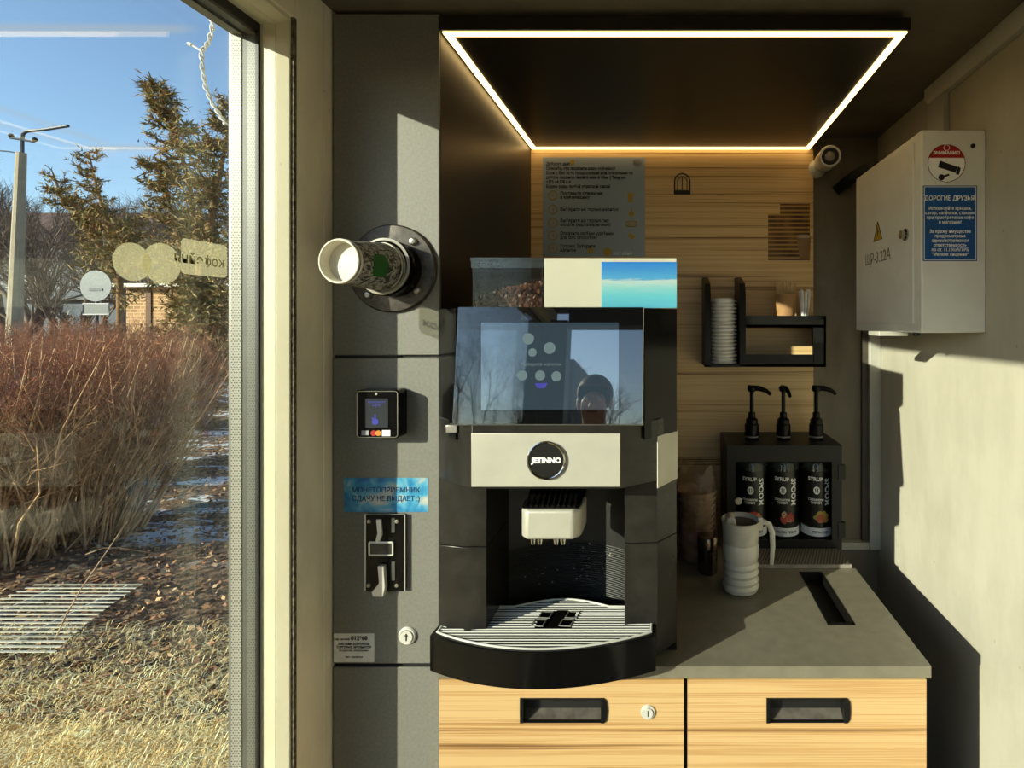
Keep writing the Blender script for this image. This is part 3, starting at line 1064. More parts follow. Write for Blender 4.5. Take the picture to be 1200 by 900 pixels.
# grille wires
def tray_span(y):
    """x-extent of the inset outline at depth y"""
    pts = tray_plan(.010)
    xs = []
    for i in range(len(pts)):
        a, b = pts[i], pts[(i + 1) % len(pts)]
        if (a[1] - y) * (b[1] - y) < 0:
            xs.append(a[0] + (b[0] - a[0]) * (y - a[1]) / (b[1] - a[1]))
    xs.sort()
    return xs
bm = new()
y = .860
while y < 1.004:
    xs = tray_span(y)
    for a, b in zip(xs[::2], xs[1::2]):
        for (p, q) in (((a, MX - .036), (MX + .036, b)) if .912 < y < .958 else ((a, b),)) if False else ([(a, b)] if not (.910 < y < .962) else [(a, MX - .034), (MX + .030, b)]):
            if q > p:
                tube(bm, [(p, y, zt + .001), (q, y, zt + .001)], .00115, 8)
    y += .0074
obj('grille_wires', bm, M_WIRE, dt)
bm = new(); tube(bm, [(p[0], p[1], zt + .0012) for p in tray_plan(.008)], .0019, 8, closed=True)
obj('grille_rim', bm, M_WIRE, dt)
bm = new()
for sgn in (-1, 1):
    for (y0, y1) in ((.914, .934), (.939, .959)):
        cxk = MX - .002 + sgn * .024 + (y0 - .93) * .25
        tube(bm, [(cxk - .011, y0, zt + .0014), (cxk + .009, y0, zt + .0014), (cxk + .012, y1, zt + .0014), (cxk - .008, y1, zt + .0014)], .0016, 6, closed=True)
obj('grille_emblem', bm, M_STEEL, dt)
bm = new(); prism(bm, [(MX - .013, .909), (MX + .008, .909), (MX + .014, .963), (MX - .006, .963)], zt - .004, zt + .002, 'z'); obj('emblem_plate', bm, M_BLACKG, dt, smooth=False)

# bean hopper on the machine
zh0 = z_top - .004
hp = thing('bean_hopper', 'smoky clear plastic bean hopper with roasted beans on top of the coffee machine', 'hopper', (X(595, .95), 1.02, zh0))
hx0, hx1 = X(553, .93), X(636, .93)
hz1 = Z(302, .93)
M_SMOKE = glass_like('smoky_plastic', (.58, .57, .56, 1), 1.0, .03, 1.5, .05, rgb(110, 110, 112))
bm = new(); box(bm, hx0, hx1, .93, 1.16, zh0, hz1 - .006)
obj('hopper_bin', bm, M_SMOKE, hp, bevel=.002)
bm = new(); box(bm, hx0 - .002, hx1 + .002, .928, 1.162, hz1 - .006, hz1); box(bm, hx0 - .001, hx1 + .001, .929, 1.161, hz1 - .018, hz1 - .006)
obj('hopper_lid', bm, glass_like('lid_plastic', (.5, .53, .56, 1), 1.0, .03, 1.7, .18, rgb(120, 128, 134)), hp, smooth=False)
bm = new(); random.seed(5)
box(bm, hx0 + .004, hx1 - .004, .938, 1.15, zh0 + .001, zh0 + .022)
for k in range(420):
    x = random.uniform(hx0 + .008, hx1 - .008); yb2 = random.uniform(.937, 1.14)
    hgt = .020 + .030 * (x - hx0) / (hx1 - hx0) + random.uniform(-.004, .004)
    mt = Matrix.Translation((x, yb2 if k % 3 else .937 + random.uniform(0, .003), zh0 + (hgt if k % 3 else random.uniform(.004, .022 + .03 * (x - hx0) / (hx1 - hx0))))) @ Euler((random.random() * 6, random.random() * 6, random.random() * 6)).to_matrix().to_4x4() @ Matrix.Diagonal((.0058, .0042, .0034, 1))
    bmesh.ops.create_icosphere(bm, subdivisions=1, radius=1, matrix=mt)
o = obj('coffee_beans', bm, flat('roasted_beans', rgb(134, 86, 58), .35, 0, .2, 120), hp)
o['kind'] = 'stuff'

# white box with beach picture, standing on the machine
zbx = Z(360, .90)
wb = thing('paper_box', 'cream cardboard box with a blue beach picture sticker on top of the coffee machine', 'box', (X(715, .9), .98, zbx))
bx0, bx1 = X(638, .90), X(793, .90)
bz1 = Z(302.5, .90)
bm = new(); box(bm, bx0, bx1, .90, 1.10, z_top - .003, bz1)
obj('carton', bm, M_PAPER, wb, bevel=.001)
t = NT('beach_picture')
sep = t.n('ShaderNodeSeparateXYZ'); t.l(t.coord((1, 1, 1)), sep.inputs[0])
zz0, zz1 = Z(360, .90), Z(307, .90)
nz = t.noise(t.coord((6, 1, 60)), 6, 5, .7)
hgt = t.math('DIVIDE', t.math('SUBTRACT', sep.outputs[2], zz0), zz1 - zz0)
hgt = t.math('ADD', hgt, t.math('MULTIPLY', t.math('SUBTRACT', nz, .5), .22))
t.col(t.ramp(hgt, [(0, rgb(84, 178, 208)), (.25, rgb(100, 192, 210)), (.45, rgb(140, 200, 206)), (.57, rgb(186, 206, 206)), (.63, rgb(76, 160, 214)), (1, rgb(28, 120, 210))]))
t.set(Roughness=.35)
bm = new(); box(bm, X(705, .90), bx1, .8988, .9002, z_top - .002, Z(307, .90)); pc = obj('beach_sticker', bm, t.m, wb, smooth=False)

# ================================================================== ITEMS ON THE TALL CABINET
# cup dispenser
FX, FZ = X(461, YT), Z(315, YT)
cd = thing('cup_dispenser', 'round dark metal cup dispenser flange with bolts on the tall cabinet', 'cup dispenser', (FX, YT, FZ))
t = NT('worn_cast_metal')
v = t.noise(t.coord(), 28, 6, .7)
t.col(t.ramp(v, [(.35, rgb(58, 54, 50)), (.55, rgb(96, 90, 84)), (.7, rgb(128, 116, 104))])); t.set(Roughness=.38, Metallic=.5); t.bump(v, .3, .001)
bm = new(); lathe(bm, [(.0765, 0), (.0765, .004), (.074, .007), (.048, .009), (.046, .009)], (FX, YT, FZ), (0, -1, 0), 64); fl = obj('flange', bm, t.m, cd)
for a_ in (55, 145, 235, 325):
    bx, bz = FX + .060 * math.cos(math.radians(a_ - 5)), FZ + .060 * math.sin(math.radians(a_ - 5))
    bm = new(); lathe(bm, [(.0072, .006), (.0068, .010), (.0045, .0135), (.0001, .0145)], (bx, YT, bz), (0, -1, 0), 20); obj('bolt', bm, M_STEEL, fl)
cupax = (Vector(P(397, 306, .795)) - Vector((FX, YT, FZ))).normalized()
c_in = Vector((FX, YT, FZ))
bm = new(); lathe(bm, [(.0475, 0), (.0475, .03), (.046, .034), (.0435, .034), (.0435, .004)], c_in + Vector((.006, -.004, -.002)), (0, -1, 0), 48, cap1=False); obj('tube', bm, M_BLACKG, cd)
bm = new(); lathe(bm, [(.0465, 0), (.0475, .003), (.0435, .004), (.042, .001), (.0425, -.003)], c_in + Vector((.004, -.038, 0)), (-.12, -1, 0.03), 48, cap0=False, cap1=False); obj('tube_lip', bm, flat('grey_lip', rgb(176, 170, 160), .35), cd)
# paper cups in the dispenser: nested pair
t = NT('printed_cup')
v = t.n('ShaderNodeTexVoronoi'); v.inputs['Scale'].default_value = 110; t.l(t.coord(), v.inputs['Vector'])
w_ = t.noise(t.coord(), 85, 5, .8, 1.5)
f = t.ramp(w_, [(.46, (0, 0, 0, 1)), (.52, (1, 1, 1, 1))])
t.col(t.mix(f, rgb(48, 46, 44), rgb(196, 190, 180))); t.set(Roughness=.5)
M_CUPP = t.m
cupm = Vector(P(397, 306, .795))
rm, rb = .0330, .0405
LC = .092
def cup_at(mouth, label, printed=True):
    d_ = -cupax
    t_ = thing('paper_cup', label, 'cup', mouth, 'paper cups in the wall dispenser')
    b_ = new(); lathe(b_, [(rb, LC), (rm - .0005, .004)], mouth, d_, 48, cap0=False, cap1=False)
    obj('printed_wall', b_, M_CUPP, t_)
    b_ = new(); lathe(b_, [(.0001, .0165), (rm - .0035, .0165), (rm - .0022, .001)], mouth, d_, 48, cap0=False, cap1=False)
    obj('recessed_base', b_, flat('cup_board', (.64, .60, .50, 1), .6), t_)
    b_ = new()
    dd, uu, vv = frame_of(d_)
    tube(b_, [Vector(mouth) + (uu * math.cos(2 * PI * k / 48) + vv * math.sin(2 * PI * k / 48)) * (rm - .0006) + dd * .0005 for k in range(48)], .0018, 8, closed=True)
    obj('rim', b_, flat('cup_board', rgb(234, 226, 204)), t_)
    b_ = new(); tube(b_, [Vector(mouth) + (uu * math.cos(2 * PI * k / 48) + vv * math.sin(2 * PI * k / 48)) * rb + dd * LC for k in range(48)], .0016, 8, closed=True)
    obj('rolled_edge', b_, flat('cup_board', rgb(234, 226, 204)), t_)
    return t_
cp0 = cup_at(cupm, 'paper cup with black print hanging base-first out of the round wall dispenser')
# green emblem on the cup
dd = -cupax
uu = Vector((0, 0, 1)) - dd * dd.z; uu.normalize(); vv = dd.cross(uu)
bm = new()
grid = []
for i in range(9):
    row = []
    for j in range(9):
        tt = .032 + .026 * i / 8
        aa = math.radians(-128 + 50 * j / 8) if False else math.radians(215 + 62 * j / 8)
        r = rm + (rb - rm) * (tt - .004) / (LC - .004) + .0006
        # angle measured so that 270 deg is down-front
        side_v = Vector((1, 0, 0)) - dd * dd.x; side_v.normalize()
        frontish = Vector((0, -1, 0)) - dd * (-dd.y)
        row.append((tt, aa, r))
    grid.append(row)
rr = dd.cross(Vector((0, 0, 1))).normalized()     # sideways vector across the cup
if rr.dot(Vector((1, -.2, 0))) < 0:
    rr = -rr
up_ = rr.cross(dd).normalized()
if up_.z < 0:
    up_ = -up_
vg = [[None] * 9 for _ in range(9)]
for i in range(9):
    for j in range(9):
        tt = .030 + .024 * i / 8; a_ = math.radians(-34 + 58 * j / 8)
        r = rm + (rb - rm) * (tt - .004) / (LC - .004) + .0005
        vg[i][j] = bm.verts.new(cupm + dd * tt + (rr * math.cos(a_) + up_ * math.sin(a_)) * r)
for i in range(8):
    for j in range(8):
        if (i in (0, 7) and j in (0, 7)):
            continue
        bm.faces.new((vg[i][j], vg[i + 1][j], vg[i + 1][j + 1], vg[i][j + 1]))
obj('green_emblem', bm, flat('green_print', rgb(36, 110, 40), .5), cp0)
dup(cp0, tuple(-cupax * .007), 'second paper cup nested around the first, only its wide end showing at the tube')

# card reader
rd = thing('card_reader', 'black contactless card reader with small screen on the tall cabinet', 'card reader', (X(443, YT), YT, Z(485, YT)))
YR = YT - .030
bm = new(); prism(bm, rrect(X(417, YR), X(467.5, YR), Z(514, YR), Z(457, YR), .006), YR, YT, 'y')
obj('reader_body', bm, M_BLACKG, rd, bevel=.002)
bm = new(); tube(bm, [(p[0], YR - .0002, p[1]) for p in rrect(X(418.5, YR), X(466, YR), Z(512.5, YR), Z(458.5, YR), .005)], .0007, 6, closed=True)
obj('reader_rim', bm, M_STEEL, rd)
bm = new(); box(bm, X(428, YR), X(455, YR), YR - .0008, YR + .0002, Z(501, YR), Z(467, YR))
rs = obj('reader_screen', bm, flat('reader_screen', rgb(58, 62, 66), .1, emit=.08, var=0), rd, smooth=False)
M_INDIGO = flat('indigo_pixels', rgb(66, 70, 170), .3, emit=.5, var=0)
text('приложите\nкарту', .0055, (X(441.5, YR), YR - .001, Z(473, YR)), M_INDIGO, rs, 'screen_lettering')
bm = new(); cc = P(440, 492, YR)
prism(bm, disc(cc[0], cc[2] - .003, .0055, .005), YR - .0012, YR - .0008, 'y'); box(bm, cc[0] - .0014, cc[0] + .0010, YR - .0012, YR - .0008, cc[2], cc[2] + .0095)
box(bm, cc[0] - .005, cc[0] - .003, YR - .0012, YR - .0008, cc[2], cc[2] + .004)
obj('hand_icon', bm, M_INDIGO, rs, smooth=False)
bm = new(); prism(bm, disc(X(441, YR), Z(461.5, YR), .0022), YR - .0008, YR, 'y'); obj('status_light', bm, M_STEEL, rd, smooth=False)
bm = new(); box(bm, X(424, YR), X(432.5, YR), YR - .0008, YR, Z(510, YR), Z(504.5, YR)); obj('payment_mark', bm, flat('grey_print', rgb(170, 170, 176), .5), rd, smooth=False)
bm = new(); box(bm, X(448, YR), X(457.5, YR), YR - .0008, YR, Z(511, YR), Z(504, YR)); obj('payment_mark', bm, M_WHITE, rd, smooth=False)
bm = new(); prism(bm, disc(X(438, YR), Z(507.5, YR), .0048, .0048), YR - .0008, YR, 'y'); obj('payment_mark', bm, M_RED, rd, smooth=False)
bm = new(); prism(bm, disc(X(443.5, YR), Z(507.5, YR), .0048, .0048), YR - .0010, YR - .0002, 'y'); obj('payment_mark', bm, flat('orange_print', rgb(226, 140, 40), .5), rd, smooth=False)

# blue sticker
YS = YT - .0006
t = NT('sky_sticker')
nz = t.noise(t.coord(), 26, 4, .55, .6)
t.col(t.ramp(nz, [(.36, rgb(30, 120, 190)), (.48, rgb(70, 165, 215)), (.56, rgb(110, 190, 225)), (.62, rgb(190, 205, 205)), (.7, rgb(216, 218, 210))]))
t.set(Roughness=.3)
x0, x1, z0, z1 = X(403, YS), X(501.5, YS), Z(600, YS), Z(560, YS)
bm = new(); box(bm, x0, x1, YS, YT, z0, z1); sk = obj('sticker', bm, t.m, smooth=False)
tag(sk, 'blue cloud-patterned sticker with dark wording above the coin slot', 'sticker')
text('МОНЕТОПРИЕМНИК', .0125, ((x0 + x1) / 2, YS - .0003, Z(574.5, YS)), M_NAVY, sk, bold=.0001, sx=.93)
text('СДАЧУ НЕ ВЫДАЕТ :)', .0125, ((x0 + x1) / 2, YS - .0003, Z(584.5, YS)), M_NAVY, sk, bold=.0001, sx=.9)

# coin acceptor
co = thing('coin_acceptor', 'black coin acceptor plate with chrome levers below the blue sticker', 'coin acceptor', (X(451, YT), YT, Z(650, YT)))
YA = YT - .006
bm = new(); prism(bm, rrect(X(428, YA), X(474.5, YA), Z(693, YA), Z(603, YA), .002, 3), YA, YT, 'y'); obj('plate', bm, M_BLACKG, co, smooth=False)
bm = new(); tube(bm, [(X(a, YA), YA, Z(b, YA)) for a, b in ((428, 692), (428, 603), (474.5, 603), (474.5, 692))], .0012, 6); obj('plate_rim', bm, M_WIRE, co)
for a, b in ((432.5, 611), (465, 611), (432, 686), (465, 686)):
    bm = new(); c = P(a, b, YA); lathe(bm, [(.0034, 0), (.003, .0015), (.0001, .002)], c, (0, -1, 0), 16); obj('screw', bm, M_STEEL, co)
bm = new(); pts = [P(445, 609, YA - .004), P(445, 622, YA - .004), P(443, 633, YA - .004)]
prism(bm, [(X(442, YA), Z(608, YA)), (X(447.5, YA), Z(608, YA)), (X(449, YA), Z(626, YA)), (X(446, YA), Z(634, YA)), (X(441, YA), Z(634, YA)), (X(443.5, YA), Z(624, YA))], YA - .004, YA, 'y'); obj('upper_guide', bm, M_WIRE, co, bevel=.0006)
bm = new(); tube(bm, [(p[0], YA - .002, p[1]) for p in rrect(X(433.5, YA), X(461, YA), Z(650, YA), Z(635, YA), .002, 4)], .0016, 8, closed=True); obj('coin_slot_frame', bm, M_WIRE, co)
bm = new(); box(bm, X(434, YA), X(460, YA), YA - .002, YA, Z(649, YA), Z(636, YA)); obj('coin_window', bm, flat('dark_window', rgb(60, 60, 58), .2), co, smooth=False)
bm = new(); prism(bm, [(X(445.5, YA), Z(661, YA)), (X(452.5, YA), Z(661, YA)), (X(454.5, YA), Z(686, YA)), (X(452, YA), Z(696.5, YA)), (X(440, YA), Z(696.5, YA)), (X(438.5, YA), Z(691, YA)), (X(447, YA), Z(681, YA))], YA - .009, YA, 'y'); obj('reject_lever', bm, M_WIRE, co, bevel=.001)
M_SMK = flat('smoke_strip', rgb(90, 90, 88), .2)
bm = new(); box(bm, X(459, YA), X(463, YA), YA - .001, YA, Z(680, YA), Z(658, YA)); obj('glossy_strip', bm, M_SMK, co, smooth=False)
bm = new(); box(bm, X(459, YA), X(463, YA), YA - .001, YA, Z(624, YA), Z(607, YA)); obj('glossy_strip', bm, M_SMK, co, smooth=False)

# white label sticker
x0, x1, z0, z1 = X(391, YS), X(438.5, YS), Z(776, YS), Z(742.5, YS)
bm = new(); prism(bm, rrect(x0, x1, z0, z1, .0015, 3), YS, YT, 'y'); wl = obj('serial_label', bm, flat('silver_label', (.72, .71, .66, 1), .5, 0, .06, 40), smooth=False)
tag(wl, 'small silver serial number label at the bottom left of the tall cabinet', 'label')
text('Сер. номер', .0052, (X(400.5, YS), YS - .0003, Z(749, YS)), M_BLACKP, wl)
text('012*68', .0098, (X(421, YS), YS - .0003, Z(748, YS)), M_BLACKP, wl, bold=.0003)
for i, (ln, b_) in enumerate((('СИСТЕМА КОНТРОЛЯ', .0002), ('ТОРГОВЫХ АВТОМАТОВ', .0002), ('вскрытие запрещено', 0), ('', 0), ('тел. сервиса', 0))):
    if ln:
        text(ln, .0050, ((x0 + x1) / 2, YS - .0003, Z(754.6 + i * 3.8, YS)), M_BLACKP, wl, bold=b_)

# ================================================================== THINGS ON THE BACK PANEL
YW = YB - .014
# info sheet
M_FILM = glass_like('grey_film', (.5, .54, .58, 1), .6, .2, 1.45, .80, (.42, .50, .62, 1))
x0, x1, z0, z1 = X(636, YW), X(756, YW), Z(301, YW), Z(184.5, YW)
bm = new(); box(bm, x0, x1, YW - .0008, YW - .0001, z0, z1); ish = obj('instruction_sheet', bm, M_FILM, smooth=False)
tag(ish, 'grey translucent instruction sheet with dark wording and yellow numbers above the machine', 'sign')
yy = YW - .0012
XT = X(640, YW)
for i, ln in enumerate(['Доброго дня!', 'Спасибо, что посетили нашу кофейню!', 'Если у Вас есть предложения или пожелания по', 'работе сервиса пишите нам в Viber | Telegram', '+375 44 578 6 4', 'Будем рады любой обратной связи!']):
    text(ln, .0125, (XT, yy, Z(192.2 + i * 5.3, YW)), M_BLACKP, ish, align='LEFT', sx=.86, bold=.0003)
steps = [(229, 'Поставьте стаканчик\nв кофемашину'), (245.5, 'Выберите на экране напиток'), (261, 'Выберите на экране тип\nоплаты (карта/наличные)'), (276, 'Оплатите любым удобным\nдля Вас способом'), (291, 'Готово! Заберите\nнапиток')]
for k, (py, s_) in enumerate(steps):
    c = (X(648, YW), yy, Z(py, YW))
    bm = new(); tube(bm, [(c[0] + .0125 * math.cos(2 * PI * q / 28), yy, c[2] + .0125 * math.sin(2 * PI * q / 28)) for q in range(28)], .0013, 6, closed=True)
    obj('number_ring', bm, M_YELLOW, ish)
    text(str(k + 1), .015, c, M_YELLOW, ish, 'step_number', bold=.0003)
    text(s_, .0135, (X(656.5, YW), yy, Z(py, YW)), M_BLACKP, ish, align='LEFT', sx=.9, bold=.0003, line=.85)
M_YP = M_YELLOW
bm = new(); prism(bm, [(X(735.5, YW), Z(226, YW)), (X(742, YW), Z(226, YW)), (X(741.3, YW), Z(237, YW)), (X(736.3, YW), Z(237, YW))], yy, yy + .0005, 'y'); obj('cup_pictogram', bm, M_YP, ish, smooth=False)
bm = new(); c = (X(740, YW), Z(249, YW)); prism(bm, disc(c[0], c[1] - .004, .008), yy, yy + .0005, 'y'); box(bm, c[0] - .002, c[0] + .002, yy, yy + .0005, c[1], c[1] + .014); obj('finger_pictogram', bm, M_YP, ish, smooth=False)
bm = new(); pts = [(p[0], yy, p[1]) for p in rrect(X(733.5, YW), X(746.5, YW), Z(265.5, YW), Z(259.5, YW), .006)]
tube(bm, pts, .0014, 6, closed=True)
for a in (737.5, 742.5):
    prism(bm, disc(X(a, YW), Z(262.5, YW), .0038), yy, yy + .0005, 'y')
obj('pay_pictogram', bm, M_YP, ish, smooth=False)
bm = new(); prism(bm, rot2([(-.009, -.006), (.009, -.006), (.009, .006), (-.009, .006)], -.6, X(740, YW), Z(277, YW)), yy, yy + .0005, 'y'); obj('card_pictogram', bm, M_YP, ish, smooth=False)
bm = new(); prism(bm, disc(X(692, YW), Z(293.5, YW), .008), yy, yy + .0005, 'y'); prism(bm, disc(X(712, YW), Z(295.5, YW), .012), yy, yy + .0005, 'y')
prism(bm, disc(X(671, YW), Z(190.5, YW), .006, .009), yy, yy + .0005, 'y'); obj('emblems', bm, M_YP, ish, smooth=False)
text('кофейня', .013, (X(730, YW), yy, Z(297, YW)), M_WHITE, ish)
# snowflake-like mark at the top right of the sheet
bm = new(); c = Vector((X(747, YW), yy, Z(190.5, YW)))
for k in range(6):
    a_ = k * PI / 6
    dv = Vector((math.cos(a_), 0, math.sin(a_))) * .012
    tube(bm, [c - dv, c + dv], .0011, 5)
obj('star_mark', bm, flat('lilac_print', rgb(176, 160, 168), .5), ish)

# arch emblem
em = thing('arch_emblem', 'small dark arch-shaped emblem sticker on the wood panel', 'emblem', P(799, 215, YW))
bm = new()
c0 = (X(790.5, YW), X(808.5, YW)); zb_, zm_ = Z(223, YW), Z(213, YW)
xm = (c0[0] + c0[1]) / 2; rr_ = (c0[1] - c0[0]) / 2
pts = [(c0[0], yy, zb_), (c0[0], yy, zm_)] + [(xm - rr_ * math.cos(PI * k / 12), yy, zm_ + rr_ * 1.05 * math.sin(PI * k / 12)) for k in range(1, 12)] + [(c0[1], yy, zm_), (c0[1], yy, zb_)]
tube(bm, pts, .0019, 6); obj('outer_arch', bm, M_BLACKP, em)
bm = new(); k_ = .62
pts = [(xm - rr_ * k_, yy, zb_), (xm - rr_ * k_, yy, zm_)] + [(xm - rr_ * k_ * math.cos(PI * k / 12), yy, zm_ + rr_ * k_ * math.sin(PI * k / 12)) for k in range(1, 12)] + [(xm + rr_ * k_, yy, zm_), (xm + rr_ * k_, yy, zb_)]
tube(bm, pts, .0011, 6); tube(bm, [(xm, yy, zb_), (xm, yy, zm_ + .012)], .0012, 6); obj('inner_arch', bm, M_BLACKP, em)
bm = new(); box(bm, c0[0] - .002, c0[1] + .002, yy, YW - .0001, Z(228, YW), Z(223, YW)); obj('plinth', bm, M_BLACKP, em, smooth=False)

# copper blinds poster, with cup
t = NT('copper_blinds_picture')
sep = t.n('ShaderNodeSeparateXYZ'); t.l(t.coord(), sep.inputs[0])
wv = t.n('ShaderNodeTexWave'); wv.bands_direction = 'Z'; wv.inputs['Scale'].default_value = 25; t.l(t.coord(), wv.inputs['Vector'])
c1_ = t.ramp(wv.outputs['Fac'], [(.25, rgb(70, 38, 20)), (.6, rgb(140, 90, 46)), (.9, rgb(200, 160, 96))])
nz = t.noise(t.coord((1, 1, .6)), 9, 3)
t.col(t.mix(t.ramp(nz, [(.45, (0, 0, 0, 1)), (.7, (.7, .7, .7, 1))]), c1_, rgb(206, 160, 92))); t.set(Roughness=.3)
ps = thing('picture_sticker', 'copper-coloured blinds picture sticker with a paper cup on it, right of the emblem', 'sticker', P(925, 270, YW))
bm = new(); box(bm, X(900, YW), X(949, YW), YW - .0006, YW - .0001, Z(305, YW), Z(251, YW)); box(bm, X(914, YW), X(949, YW), YW - .0006, YW - .0001, Z(251, YW), Z(239, YW)); obj('blinds_print', bm, t.m, ps, smooth=False)
bm = new(); prism(bm, [(X(933, YW), Z(277, YW)), (X(950, YW), Z(277, YW)), (X(949, YW), Z(304, YW)), (X(937.5, YW), Z(304, YW))], YW - .0012, YW - .0006, 'y'); obj('cup_print', bm, flat('tan_print', rgb(160, 122, 84), .5), ps, smooth=False)
bm = new(); prism(bm, disc(X(941.5, YW), Z(277, YW), .0225, .005), YW - .0018, YW - .0012, 'y'); obj('cup_rim_print', bm, flat('pale_print', rgb(200, 180, 160), .5), ps, smooth=False)

# ---------------- wall organiser (black): lid holder + shelves
YO = YW - .115
og = thing('wall_organiser', 'black wall rack with lid holder and two small shelves on the wood panel', 'rack', P(895, 400, YW))
def fx(px): return X(px, YO)
def fz(py): return Z(py, YO)
# lid holder: two side blades (profiled tops) plus back and bottom
for nm, pa in (('left_blade', 826), ('right_blade', 867)):
    bm = new()
    prism(bm, [(YO, fz(430)), (YO, fz(345)), (YO + .012, fz(332)), (YW - .03, fz(322)), (YW, fz(322)), (YW, fz(430))], fx(pa), fx(pa + 7), 'x')
    obj(nm, bm, M_BLACKS, og, bevel=.0008)
bm = new(); box(bm, fx(826), fx(874), YO, YW, fz(430), fz(427.5)); obj('holder_floor', bm, M_BLACKS, og, smooth=False)
bm = new(); box(bm, fx(874), fx(968), YO, YW, fz(384), fz(380.5)); box(bm, fx(874), fx(968), YO, YO + .003, fz(384), fz(370)); obj('upper_shelf', bm, M_BLACKS, og, smooth=False)
bm = new(); box(bm, fx(874), fx(968), YO, YW, fz(430), fz(427)); box(bm, fx(874), fx(954), YO, YO + .003, fz(430), fz(415.5)); obj('lower_shelf', bm, M_BLACKS, og, smooth=False)
bm = new(); box(bm, fx(953), fx(968), YO, YO + .003, fz(430), fz(384)); box(bm, fx(965.5), fx(968), YO, YW, fz(430), fz(370)); obj('side_upright', bm, M_BLACKS, og, smooth=False)

# stacked white lids in the holder
lx, ly = (fx(833) + fx(867)) / 2, YO + .048
rL = (fx(867) - fx(833)) / 2 - .001
random.seed(11)
zl = fz(427.5) + .0005
M_LID = flat('white_lid', (.86, .86, .84, 1), .35, 0, .02, 30)
bm = new(); lathe(bm, [(rL * .80, 0), (rL * .98, .001), (rL, .0035), (rL * .96, .0062), (rL * .84, .0066), (rL * .8, .0105), (rL * .72, .011), (rL * .70, .009), (.0001, .0088)], (lx, ly, zl), (0, 0, 1), 40)
lid0 = obj('cup_cover', bm, M_LID)
tag(lid0, 'bottom-most white plastic lid of the stack in the black holder', 'lid', 'white lids stacked in the wall rack')
nl = 18
top_z = fz(349) - .011
dzl = (top_z - zl) / (nl - 1)
for k in range(1, nl):
    c_ = lid0.copy(); C.objects.link(c_)
    c_.location = (random.uniform(-.0008, .0008), random.uniform(-.0008, .0008), dzl * k)
    c_['label'] = 'white plastic cup lid within the stack in the black wall holder' if k < nl - 1 else 'top-most white plastic lid of the stack in the black holder'
# brown stirrer cup
kc = (fx(925), YO + .040, fz(380.5))
kt = thing('stirrer_cup', 'brown paper cup holding wooden stirrers on the upper rack shelf', 'cup', kc)
bm = new(); hk = fz(344) - fz(380.5); lathe(bm, [(.022, 0), (.0305, hk), (.029, hk), (.0208, .002), (.0001, .002)], kc, (0, 0, 1), 36); obj('cup_wall', bm, M_KRAFT, kt)
bm = new(); tube(bm, [(kc[0] + .0302 * math.cos(2 * PI * k / 32), kc[1] + .0302 * math.sin(2 * PI * k / 32), kc[2] + hk) for k in range(32)], .0014, 6, closed=True); obj('rim', bm, M_KRAFT, kt)
M_STICK = flat('birch_wood', rgb(196, 162, 112), .7, 0, .1, 60)
random.seed(3)
sticks = [(-.024, -.55), (-.019, -.42), (-.013, -.3), (-.006, -.17), (0, -.06), (.006, .04), (.012, .12), (.018, .2), (-.016, -.38), (-.002, -.1), (.009, .08), (.015, .15)]
for k, (dx, ln) in enumerate(sticks):
    bm = new()
    yo = (-.012 if k < 8 else .012) + random.uniform(-.003, .003)
    b0 = Vector((kc[0] + dx * .45, kc[1] + yo * .5, kc[2] + .003)); b1 = Vector((kc[0] + dx * 1.25, kc[1] + yo - (.003 if k < 8 else -.003), kc[2] + hk + .036 + random.uniform(-.003, .003) - abs(dx) * .2))
    dv = (b1 - b0).normalized(); sv = Vector((dv.z, 0, -dv.x)).normalized() * .0030; nv = dv.cross(sv).normalized() * .0007
    vs = [bm.verts.new(p + s1 * sv + s2 * nv) for p in (b0, b1) for s1 in (-1, 1) for s2 in (-1, 1)]
    for f in ((0, 1, 3, 2), (4, 6, 7, 5), (0, 4, 5, 1), (2, 3, 7, 6), (0, 2, 6, 4), (1, 5, 7, 3)):
        bm.faces.new([vs[i] for i in f])
    tag(obj('wooden_stirrer', bm, M_STICK, smooth=False), 'flat wooden stirrer standing in the brown paper cup on the rack', 'stirrer', 'wooden stirrers in the brown cup')
# paper-wrapped straws / sugar sticks
st_c = Vector((fx(948), YO + .045, fz(380.5)))
for k in range(9):
    bm = new()
    a_ = k * 2.4; rad = .0035 + .0016 * (k % 4)
    b0 = st_c + Vector((rad * math.cos(a_) * 1.2, rad * math.sin(a_), .0005)); b1 = b0 + Vector((math.cos(a_) * .010 - .001, math.sin(a_) * .006, .098 - .004 * (k % 3)))
    tube(bm, [b0, b0.lerp(b1, .5), b1], .0034, 8)
    tag(obj('wrapped_straw', bm, flat('wrapper_white', (.80, .80, .77, 1), .45)), 'white wrapped straw standing beside the stirrer cup on the rack', 'straw', 'white wrapped straws on the rack')
bm = new()
prism(bm, [(fx(890), YO + .012), (fx(944), YO + .010), (fx(946), YO + .08), (fx(893), YO + .085)], fz(427) + .0006, fz(427) + .019, 'z')
tag(obj('paper_block', bm, flat('yellow_paper', rgb(196, 190, 110), .6), bevel=.001), 'flat yellow-green pack lying on the lower rack shelf', 'paper pack')

